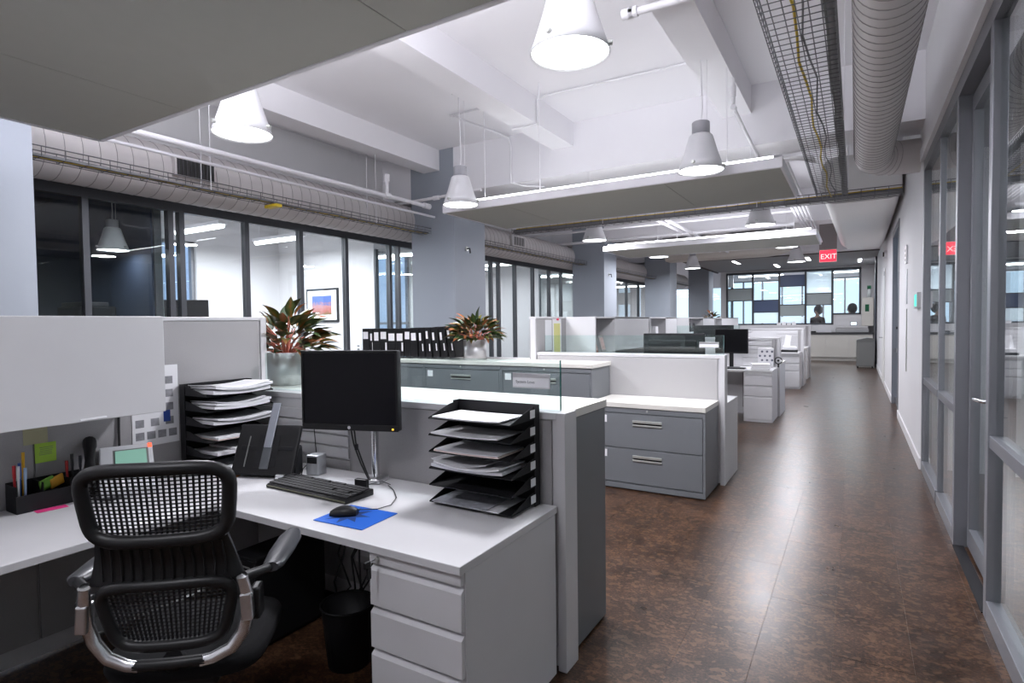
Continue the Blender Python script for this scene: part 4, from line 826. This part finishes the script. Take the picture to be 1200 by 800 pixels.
# ------------------------------------------------------------------ task chair
CH = thing('task_chair', 'black mesh-back task chair with chrome side rails', 'chair', (-1.92, 1.10, 0), math.radians(40))
def BY(x, z): return -.225 - .16*(z-.6) + .55*x*x
def bp(x, z, o=0): return (x, BY(x, z)+o, z)
def loop(cx, z0, z1, w0, w1, e=.34, n=44):
    out = []
    for k in range(n):
        a = 2*PI*k/n; c, s = math.cos(a), math.sin(a); sx = abs(c)**e*(1 if c >= 0 else -1); sz = abs(s)**e*(1 if s >= 0 else -1)
        z = (z0+z1)/2+(z1-z0)/2*sz; w_ = w0+(w1-w0)*(z-z0)/(z1-z0); out.append((cx+w_*sx, z))
    return out
UF = loop(0, .875, 1.095, .185, .207, .42); LF = loop(0, .535, .735, .15, .195, .42)
MB().tube([bp(x, z) for x, z in UF], .021, 10, closed=True).build('upper_back_frame', M_BLACK, CH)
MB().tube([bp(x, z) for x, z in LF], .018, 10, closed=True).build('lower_back_frame', M_BLACK, CH)
def webbing(z0, z1, w0, w1, nv, nh, sk, name):
    mb = MB()
    for i in range(nv):
        u = -1+2*(i+.5)/nv; pts = []
        for k in range(7):
            v = k/6; z = z0+(z1-z0)*v; w_ = w0+(w1-w0)*v; pts.append(bp(u*w_, z, .006))
        for a, b in zip(pts[:-1], pts[1:]):
            hw = .0028; mb.add([(a[0]-hw, a[1], a[2]), (a[0]+hw, a[1], a[2]), (b[0]+hw, b[1], b[2]), (b[0]-hw, b[1], b[2])], [(0, 1, 2, 3)])
            mb.add([(a[0]-hw, a[1]+.004, a[2]), (a[0]+hw, a[1]+.004, a[2]), (b[0]+hw, b[1]+.004, b[2]), (b[0]-hw, b[1]+.004, b[2])], [(0, 1, 2, 3)])
    for j in range(nh):
        v = (j+.5)/nh; z = z0+(z1-z0)*v; w_ = w0+(w1-w0)*v; pts = [bp(w_*(-1+2*k/10), z, .008) for k in range(11)]
        mb.tube(pts, .0022, 4)
    o = mb.build(name, M_BLACKM, CH); o['kind'] = 'stuff'
webbing(.885, 1.085, .18, .195, 24, 17, 0, 'upper_mesh'); webbing(.545, .725, .145, .185, 24, 15, 0, 'lower_mesh')
ws = []
for k in range(6):
    v = k/5; z = .735+.14*v; hw_ = .215-.035*v; ws.append([bp(-hw_+2*hw_*j/12, z, .012*math.sin(PI*v)) for j in range(13)] + [bp(hw_-2*hw_*j/12, z, .024) for j in range(13)])
loft(MB(), ws).build('waist_flex', M_BLACK, CH)
for j in range(13): MB().tube([bp(-.17+.34*j/12, .752, .0), bp(-.17+.34*j/12, .80, .006), bp(-.165+.33*j/12, .86, .002)], .003, 4).build('waist_rib', M_BLACKM, CH)
for s in (-1, 1):
    pth = [(s*.218, .74), (s*.226, .68), (s*.225, .62), (s*.21, .56), (s*.175, .51), (s*.12, .485), (s*.085, .48)]
    rail = MB().tube([bp(x, z, -.018) for x, z in pth], [.017, .019, .02, .02, .02, .019, .018], 12, ry=.8).build('side_rail', mat('satin_chrome', (.78, .79, .81), .26, metal=.9), CH)
    MB().cbox(s*.228, BY(.228, .64)-.018, .645, .034, .05, .085, Euler((0, s*-.06, 0))).build('clamp', M_ALU, rail, bevel=.006)
    MB().cbox(s*.245, BY(.24, .64)+.012, .64, .03, .06, .10).build('clamp_body', M_BLACK, rail, bevel=.008)
    MB().tube([bp(s*.222, .735, -.01), (s*.27, -.17, .73), (s*.285, -.1, .725)], [.016, .015, .014], 10).build('arm_post', M_BLACK, CH)
    ap = [[(s*.285+wx*wd2, y, .73+zz*.016) for wx, zz in [(math.cos(a), math.sin(a)) for a in [2*PI*q/12 for q in range(12)]]] for y, wd2 in ((-.16, .02), (-.14, .034), (-.02, .042), (.10, .04), (.16, .025))]
    loft(MB(), ap).build('arm_pad', mat('arm_grey_pad', (.05, .052, .058), .3), CH)
MB().tube([bp(-.1+.2*k/8, .483, -.016) for k in range(9)], .017, 10).build('lower_bar', M_BLACK, CH)
MB().tube([(0, BY(0, .485), .485), (0, -.14, .43), (0, -.02, .38)], .03, 10).build('back_stem', M_BLACK, CH)
loft(MB(), [[(p[0]*k, p[1]*k, z) for p in [(.245*math.copysign(abs(math.cos(a))**.5, math.cos(a)), .03+.235*math.copysign(abs(math.sin(a))**.5, math.sin(a))) for a in [2*PI*q/32 for q in range(32)]]] for z, k in ((.40, .86), (.41, .97), (.435, 1.0), (.455, .97), (.463, .85))]).build('seat', mat('seat_fabric', (.008, .008, .009), .9, spec=.2), CH)
MB().box(-.1, .1, -.12, .14, .34, .40).build('tilt_mechanism', M_BLACK, CH, bevel=.012)
MB().tube([(0, 0, .1), (0, 0, .345)], .028, 14).build('gas_column', M_BLACK, CH)
for k in range(5):
    a = 2*PI*k/5+.3; c, s = math.cos(a), math.sin(a)
    lg = MB().tube([(.02*c, .02*s, .125), (.16*c, .16*s, .105), (.31*c, .31*s, .075)], [.03, .024, .018], 10).build('leg', M_BLACK, CH)
    MB().tube([(.31*c-s*.022, .31*s+c*.022, .03), (.31*c+s*.022, .31*s-c*.022, .03)], .03, 14).build('castor', M_BLACKM, lg)
# ------------------------------------------------------------------ plants
def leafmat():
    mt = bpy.data.materials.new('leaf'); mt.use_nodes = True; nt = mt.node_tree; b = nt.nodes['Principled BSDF']; L = nt.links.new; N = nt.nodes.new
    tc = N('ShaderNodeTexCoord'); sp = N('ShaderNodeSeparateXYZ'); L(tc.outputs['Object'], sp.inputs[0]); oi = N('ShaderNodeObjectInfo')
    ab = N('ShaderNodeMath'); ab.operation = 'ABSOLUTE'; L(sp.outputs[0], ab.inputs[0]); n = N('ShaderNodeTexNoise'); n.inputs['Scale'].default_value = 26; L(tc.outputs['Object'], n.inputs['Vector'])
    m1 = N('ShaderNodeMath'); m1.operation = 'MULTIPLY'; m1.inputs[1].default_value = 14; L(ab.outputs[0], m1.inputs[0])
    m2 = N('ShaderNodeMath'); m2.operation = 'MULTIPLY_ADD'; m2.inputs[1].default_value = .7; L(n.outputs[0], m2.inputs[0]); L(m1.outputs[0], m2.inputs[2])
    m3 = N('ShaderNodeMath'); m3.operation = 'MULTIPLY_ADD'; m3.inputs[1].default_value = .6; m3.inputs[2].default_value = -.12; L(oi.outputs['Random'], m3.inputs[0]); m4 = N('ShaderNodeMath'); m4.operation = 'ADD'; L(m2.outputs[0], m4.inputs[0]); L(m3.outputs[0], m4.inputs[1])
    r = N('ShaderNodeValToRGB'); cr = r.color_ramp; cr.elements[0].position = .12; cr.elements[0].color = (.42, .10, .045, 1); cr.elements[1].position = .85; cr.elements[1].color = (.022, .05, .012, 1); e = cr.elements.new(.4); e.color = (.30, .10, .03, 1); e = cr.elements.new(.62); e.color = (.09, .10, .02, 1)
    L(m4.outputs[0], r.inputs[0]); L(r.outputs[0], b.inputs['Base Color']); b.inputs['Roughness'].default_value = .38; return mt
M_LEAF = leafmat(); M_STEM = mat('stem', (.35, .10, .06), .5)
def leaf_mesh(ln, wd_, droop):
    mb = MB(); n = 7; rows = []
    for i in range(n+1):
        u = i/n; w_ = wd_*math.sin(PI*min(1, u*1.0)**.75)*(1-.25*u) if 0 < i < n else (.002 if i == 0 else .0005)
        y = ln*(u-.12*droop*u*u); z = ln*(.10*u-droop*.5*u*u); rows.append([(-w_, y, z+w_*.35), (0, y, z), (w_, y, z+w_*.35)])
    v = [p for r_ in rows for p in r_]; f = []
    for i in range(n):
        for j in range(2): f.append((i*3+j, i*3+j+1, (i+1)*3+j+1, (i+1)*3+j))
    mb.add(v, f, True); me = mb.mesh('leaf'); me.materials.append(M_LEAF); return me
LEAVES = [leaf_mesh(.16, .038, .6), leaf_mesh(.15, .036, .95), leaf_mesh(.175, .04, .45), leaf_mesh(.13, .033, .8)]
def plant(label, loc, n, spread, height, seed, pot=True):
    rnd = random.Random(seed); t = thing('potted_plant', label, 'plant', loc)
    ph = .215; pr_ = .125
    po = MB().lathe([(0, 0), (pr_-.004, 0), (pr_, .004), (pr_, ph), (pr_-.006, ph), (pr_-.006, ph-.03), (0, ph-.03)], 40).build('pot', mat('pot_metal', (.60, .60, .61), .42, metal=.9), t)
    MB().disc((0, 0, ph-.028), pr_-.007, 24).build('soil', mat('soil', (.03, .02, .015), .9), po)
    for i in range(n):
        u = (i+.5)/n; az = i*2.39996+rnd.uniform(-.3, .3); fi = math.asin(1-u**.75*1.12)
        r0_ = spread*.55*math.cos(fi)*rnd.uniform(.75, 1.1)+.01; h0 = ph+.02+height*.62*max(0, math.sin(fi))*rnd.uniform(.75, 1.1); el_ = fi*.85+rnd.uniform(-.1, .3)
        b = Vector((r0_*math.cos(az), r0_*math.sin(az), h0)); o = link('leaf', LEAVES[rnd.randrange(4)], t); o.location = b
        o.rotation_euler = Euler((el_, rnd.uniform(-.5, .5), az-PI/2), 'XYZ'); sc_ = rnd.uniform(.8, 1.15); o.scale = (sc_, sc_, sc_)
        if i % 5 == 0: MB().tube([(b.x*.15, b.y*.15, ph-.028), (b.x*.5, b.y*.5, ph+(h0-ph)*.6), b], [.007, .006, .004], 5).build('stem', M_STEM, t)
    return t
plant('red and green leafy plant in a metal pot behind the near glass screen', (-3.28, 2.53, 1.1085), 150, .36, .36, 11)
plant('red and green leafy plant in a metal pot beside the black binders', (-3.56, 5.17, 1.1085), 150, .38, .32, 5)
plant('small red and green plant at the end of the far spine panel', (-3.3, 15.9, 1.30), 40, .26, .26, 9)
tag(MB().box(-3.7, -3.05, 15.7, 16.15, 0, 1.299).build('plant_stand', M_WHITE, bevel=.004), 'white cabinet under the far red plant', 'cabinet')
# ------------------------------------------------------------------ binders
x = -5.14; random.seed(21); tilts = [0]*7+[-.04, -.05, -.06, -.1, -.12, -.14]
bn = ['first binder of the row, next to the first column', 'wide binder with two spine labels near the column', 'binder with a tall white spine label', 'binder between the tall label and the wide ones', 'wide binder in the middle of the row', 'wide binder with square white label', 'binder before the leaning ones', 'slightly leaning binder with two labels', 'leaning binder with narrow label strips', 'leaning binder beside the white divider', 'leaning binder with small tags', 'leaning binder with a white strip near the planter', 'last leaning binder touching the metal planter']
wds = [.115, .06, .10, .12, .125, .12, .10, .10, .085, .085, .095, .095, .09]
for i, w_ in enumerate(wds):
    t = thing('ring_binder', 'black ' + bn[i], 'binder', (x, 5.06, 1.109), 0, 'black ring binders on the grey counter'); th = tilts[i]; hgt = .345
    R_ = Matrix.Rotation(th, 4, 'Y') ; off = Matrix.Translation((0, 0, w_*abs(math.sin(th)))) @ R_
    MB().box(0, w_-.006, 0, .27, 0, hgt, off).build('cover', M_BLACK, t, bevel=.004)
    lz = .20 if i % 3 else .22
    MB().box(.012, w_-.02 if i < 8 else .04, -.0012, -.0002, lz, lz+.085 if i != 2 else lz+.1, off).build('spine_label', M_PAPER, t)
    if i in (1, 3, 5): MB().box(w_*.7, w_-.012, -.0014, -.0003, .08, .18, off).build('spine_strip', M_PAPER, t)
    if i >= 8: MB().box(.05, .064, -.0012, -.0002, .08, .16, off).build('spine_strip', M_PAPER, t)
    x += w_ + (.004 if i < 7 else .016 if i != 7 else .02)
tag(MB().box(-4.0, -3.992, 5.08, 5.3, 1.109, 1.45).build('divider_sheet', M_PAPER), 'white divider sheet standing between the leaning binders', 'divider') if False else None
# ------------------------------------------------------------------ second and further rows
def monitor_back(label, x0, x1, y, z0, z1, zb_):
    t = thing('monitor', label, 'monitor')
    MB().box(x0, x1, y, y+.035, z0, z1).build('back_shell', M_BLACKM, t, bevel=.006); MB().box(x0+.06, x1-.08, y-.012, y, z0+.03, z1-.07).build('back_bulge', M_BLACK, t, bevel=.006)
    xm = (x0+x1)/2; MB().box(xm-.03, xm+.03, y+.005, y+.03, zb_+.012, z0+.05).build('stand', M_BLACK, t); MB().box(xm-.12, xm+.12, y-.07, y+.10, zb_, zb_+.012).build('foot', M_BLACK, t, bevel=.004)
    return t
monitor_back('wide black monitor seen from behind over the second partition', -1.90, -1.28, 5.85, .98, 1.375, .7405)
monitor_back('wide black monitor seen from behind over the third-row partition', -2.42, -1.76, 10.2, 1.02, 1.42, .8305)
tag(MB().box(-2.9, -1.6, 9.87, 10.5, .80, .83).build('desk', M_WHITE), 'white desk top behind the second-row desk partition', 'desk')
t = thing('monitor', 'black monitor facing out on the second-row desk', 'monitor', (-1.66, 9.42, .7655), -.06)
MB().box(-.245, .245, 0, .035, .22, .60).build('shell', M_BLACKM, t, bevel=.006); MB().box(-.232, .232, -.003, -.0002, .245, .588).build('screen', M_SCREEN, t); MB().box(-.03, .03, .01, .03, .01, .3).build('stand', M_BLACK, t); MB().box(-.11, .11, -.06, .1, 0, .012).build('foot', M_BLACK, t, bevel=.004)
t = thing('keyboard', 'dark keyboard in front of the second-row monitor', 'keyboard', (-1.62, 9.2, .7655)); MB().box(-.2, .2, -.07, .07, 0, .018).build('case', M_BLACK, t, bevel=.004); MB().box(-.19, .19, -.06, .06, .018, .022).build('keys', M_DGREY, t)
t = thing('file_box', 'white upright file box with a dark round motif pattern', 'box', (-1.19, 9.62, .7655), .1)
MB().box(-.11, .11, -.05, .05, 0, .30).build('box', M_PAPER, t, bevel=.004)
for r_ in range(4):
    for c in range(3):
        q = [(.018*math.cos(2*PI*k/6), .018*math.sin(2*PI*k/6)) for k in range(6)]; x = -.07+c*.07+(.02 if r_ % 2 else -.01); z = .05+r_*.066
        MB().prism([(x+a, z+b) for a, b in q], 1, -.0515, -.0502).build('motif', mat('motif_grey', (.14, .15, .2), .6), t)
t = thing('paper_stack', 'thick white paper ream on the second-row desk end', 'paper', (-1.21, 9.22, .7655), .05)
for k in range(3): MB().cbox(0, 0, .015+k*.028, .25, .27, .026, Euler((0, 0, k*.08))).build('ream', M_PAPER, t, bevel=.003)
t = thing('desk_fan', 'small round black clip fan at the end of the second-row partition', 'fan', (-1.02, 9.70, .7655))
MB().tube([(0, 0, 0), (0, 0, .06)], .012, 8).build('stem', M_BLACK, t); MB().tube([(.05*math.cos(2*PI*k/20), 0, .105+.05*math.sin(2*PI*k/20)) for k in range(20)], .008, 6, closed=True).build('ring', M_BLACK, t); MB().tube([(0, -.01, .105), (0, .01, .105)], .016, 10).build('hub', M_BLACK, t)
t = thing('pinned_papers', 'white printed sheet pinned above the second-row desk', 'paper'); MB().box(-2.9335, -2.932, 5.62, 5.78, 1.19, 1.53).build('sheet', M_PAPER2, t)
t = thing('pinned_papers', 'yellow sheet hung on a white sheet by red pin', 'paper'); MB().box(-2.9335, -2.932, 5.80, 6.02, 1.13, 1.54).build('sheet', M_PAPER, t); MB().box(-2.9318, -2.931, 5.83, 5.99, 1.14, 1.49).build('yellow_sheet', mat('pale_yellow', (.68, .66, .28), .8), t); MB().tube([(-2.931, 5.91, 1.535), (-2.91, 5.91, 1.535)], .012, 8).build('pin', mat('pin_red', (.7, .02, .08), .4), t)
for (y, lb, c) in ((6.30, 'dark photo frame leaning in the open overhead shelf', (.25, .12, .08)), (6.55, 'grey photo frame with a red figure in the open overhead shelf', (.35, .33, .32))):
    t = thing('photo_frame', lb, 'picture frame', (-2.62, y, 1.1385), 0); R_ = Matrix.Rotation(-.25, 4, 'Y')
    MB().box(-.008, .008, -.07, .07, .004, .2, R_).build('frame', mat('frame_%d' % int(y*100), c, .5), t, bevel=.002); MB().box(.0082, .0092, -.05, .05, .03, .175, R_).build('photo', mat('photo_pink', (.6, .4, .38), .6, noise=.5, nscale=25), t)
tag(MB().box(-2.66, -2.57, 8.5, 8.62, 1.1385, 1.42).build('white_box', M_PAPER, bevel=.003), 'white carton standing in the open overhead shelf', 'box')
for k, (y, lb) in enumerate(((10.8, 'dark bottle with white label in the far open shelf'), (11.1, 'taller dark bottle in the far open shelf'))):
    t = thing('bottle', lb, 'bottle', (-2.62, y, 1.1385)); MB().lathe([(0, 0), (.04, 0), (.04, .2+.04*k), (.015, .26+.04*k), (.015, .32), (0, .32)], 16).build('glass_body', M_DGREY, t); MB().lathe([(.041, .08), (.041, .16)], 16).build('label_band', M_PAPER, t)
for (x, y, z, lb, rx) in ((-1.25, 14.0, .7855, 'black paper tray with white papers on the third-row desk', .2), (-1.3, 16.3, .8005, 'black paper tray on the last-row desk', .2)):
    t = thing('document_tray', lb, 'tray', (x, y, z)); MB().box(-.16, .16, -.12, .12, 0, .05).build('tray', M_BLACK, t, bevel=.006); MB().cbox(.0, .02, .09, .26, .2, .06, Euler((.1, .05, .2))).build('papers', M_PAPER, t)
    MB().box(-.14, -.02, .09, .1, .05, .36, Matrix.Rotation(.15, 4, 'Y')).build('upright_sheet', M_PAPER, t)
t = thing('file_row', 'white files standing on the far partition shelf', 'files', (-1.5, 16.8, 1.361))
for k in range(4): MB().box(-.3+k*.12, -.21+k*.12, -.03, .03, 0, .06+.02*(k % 2)).build('file', M_PAPER, t)
# ------------------------------------------------------------------ people in the meeting room
def person(label, loc, rz, lean, cloth, hairc, bun):
    t = thing('person', label, 'person', loc, rz)
    def skinned(name, vs_, es, rad, m, parent):
        me = bpy.data.meshes.new(name); me.from_pydata(vs_, es, []); me.materials.append(m); o = link(name, me, parent)
        o.modifiers.new('skin', 'SKIN'); sk = me.skin_vertices[0] if me.skin_vertices else None
        if sk is None:
            bm = bmesh.new(); bm.from_mesh(me); bm.verts.layers.skin.verify(); bm.to_mesh(me); bm.free(); sk = me.skin_vertices[0]
        for i, r_ in enumerate(rad): sk.data[i].radius = r_ if isinstance(r_, tuple) else (r_, r_)
        sk.data[0].use_root = True
        sb = o.modifiers.new('sub', 'SUBSURF'); sb.levels = 2; sb.render_levels = 2
        return o
    L = lean
    V = [(0, 0, .95), (0, L*.3, 1.12), (0, L*.6, 1.30), (0, L*.9, 1.46), (0, L*1.05, 1.55), (0, L*1.15+.01, 1.62), (0, L*1.2+.02, 1.71), (0, L*1.2+.01, 1.79),
         (.10, 0, .90), (.11, .02, .50), (.11, -.01, .09), (.11, .11, .04), (-.10, 0, .90), (-.11, .02, .50), (-.11, -.01, .09), (-.11, .11, .04),
         (.19, L*.85, 1.42), (.24, L*.5-.02, 1.14), (.20, L*.5+.20, 1.05), (.17, L*.5+.28, 1.06), (-.19, L*.85, 1.42), (-.24, L*.5-.02, 1.14), (-.20, L*.5+.20, 1.05), (-.17, L*.5+.28, 1.06)]
    E_ = [(0, 1), (1, 2), (2, 3), (3, 4), (4, 5), (5, 6), (6, 7), (0, 8), (8, 9), (9, 10), (10, 11), (0, 12), (12, 13), (13, 14), (14, 15), (3, 16), (16, 17), (17, 18), (18, 19), (3, 20), (20, 21), (21, 22), (22, 23)]
    Rd = [(.15, .11), (.135, .10), (.15, .11), (.13, .09), .05, .065, .095, .07, .09, .06, .04, .035, .09, .06, .04, .035, .06, .045, .035, .03, .06, .045, .035, .03]
    skinm = mat('skin_tone', (.32, .19, .14), .6)
    skinned('body', V, E_, Rd, skinm, t)
    jv = [V[i] for i in (0, 1, 2, 3, 16, 17, 18, 20, 21, 22)] + [(0, L*.98, 1.52)]
    skinned('jacket', jv, [(0, 1), (1, 2), (2, 3), (3, 4), (4, 5), (5, 6), (3, 7), (7, 8), (8, 9), (3, 10)], [(.175, .135), (.16, .125), (.18, .14), (.17, .13), .09, .066, .052, .09, .066, .052, .075], cloth, t)
    skinned('trousers', [V[i] for i in (0, 8, 9, 10, 12, 13, 14)], [(0, 1), (1, 2), (2, 3), (0, 4), (4, 5), (5, 6)], [(.16, .12), .10, .072, .055, .10, .072, .055], M_DGREY, t)
    hy = L*1.2
    hr = MB()
    for i in range(9):
        pass
    secs = []
    for k in range(9):
        a = PI*k/8; z = 1.75+.185*math.cos(a); r_ = .15*math.sin(a)+.002
        secs.append([(r_*math.cos(q)*1.0, hy-.05+r_*math.sin(q)*1.0, z) for q in [2*PI*j/16 for j in range(16)]])
    loft(MB(), secs).build('hair', hairc, t)
    if bun: MB().lathe([(0, .07), (.05, .05), (.07, 0), (.05, -.05), (0, -.07)], 14, (0, hy-.08, 1.95)).build('hair_bun', hairc, t)
    for s in (-1, 1): MB().lathe([(0, .012), (.014, 0), (0, -.012)], 8, (s*.035, hy+.115, 1.72)).build('eye', M_DGREY, t)
    MB().prism([(hy+.105, 1.70), (hy+.135, 1.675), (hy+.105, 1.665)], 0, -.014, .014).build('nose', skinm, t); MB().cbox(0, hy+.112, 1.64, .05, .012, .012).build('mouth', mat('lips', (.35, .1, .1), .5), t)
    return t
person('person in dark clothes standing behind the lower frosted pane', (-1.25, 24.75, 0), 2.6, .0, mat('dark_brown_cloth', (.03, .02, .02), .8), mat('hair_dark', (.012, .01, .012), .6), True).scale = (1.06, 1.06, 1.06)
person('person in green top leaning behind the right-hand glass pane', (-.10, 24.78, 0), 1.9, .05, mat('dark_green_cloth', (.01, .04, .03), .8), mat('hair_dark', (.012, .01, .012), .6), False).scale = (1.08, 1.08, 1.08)
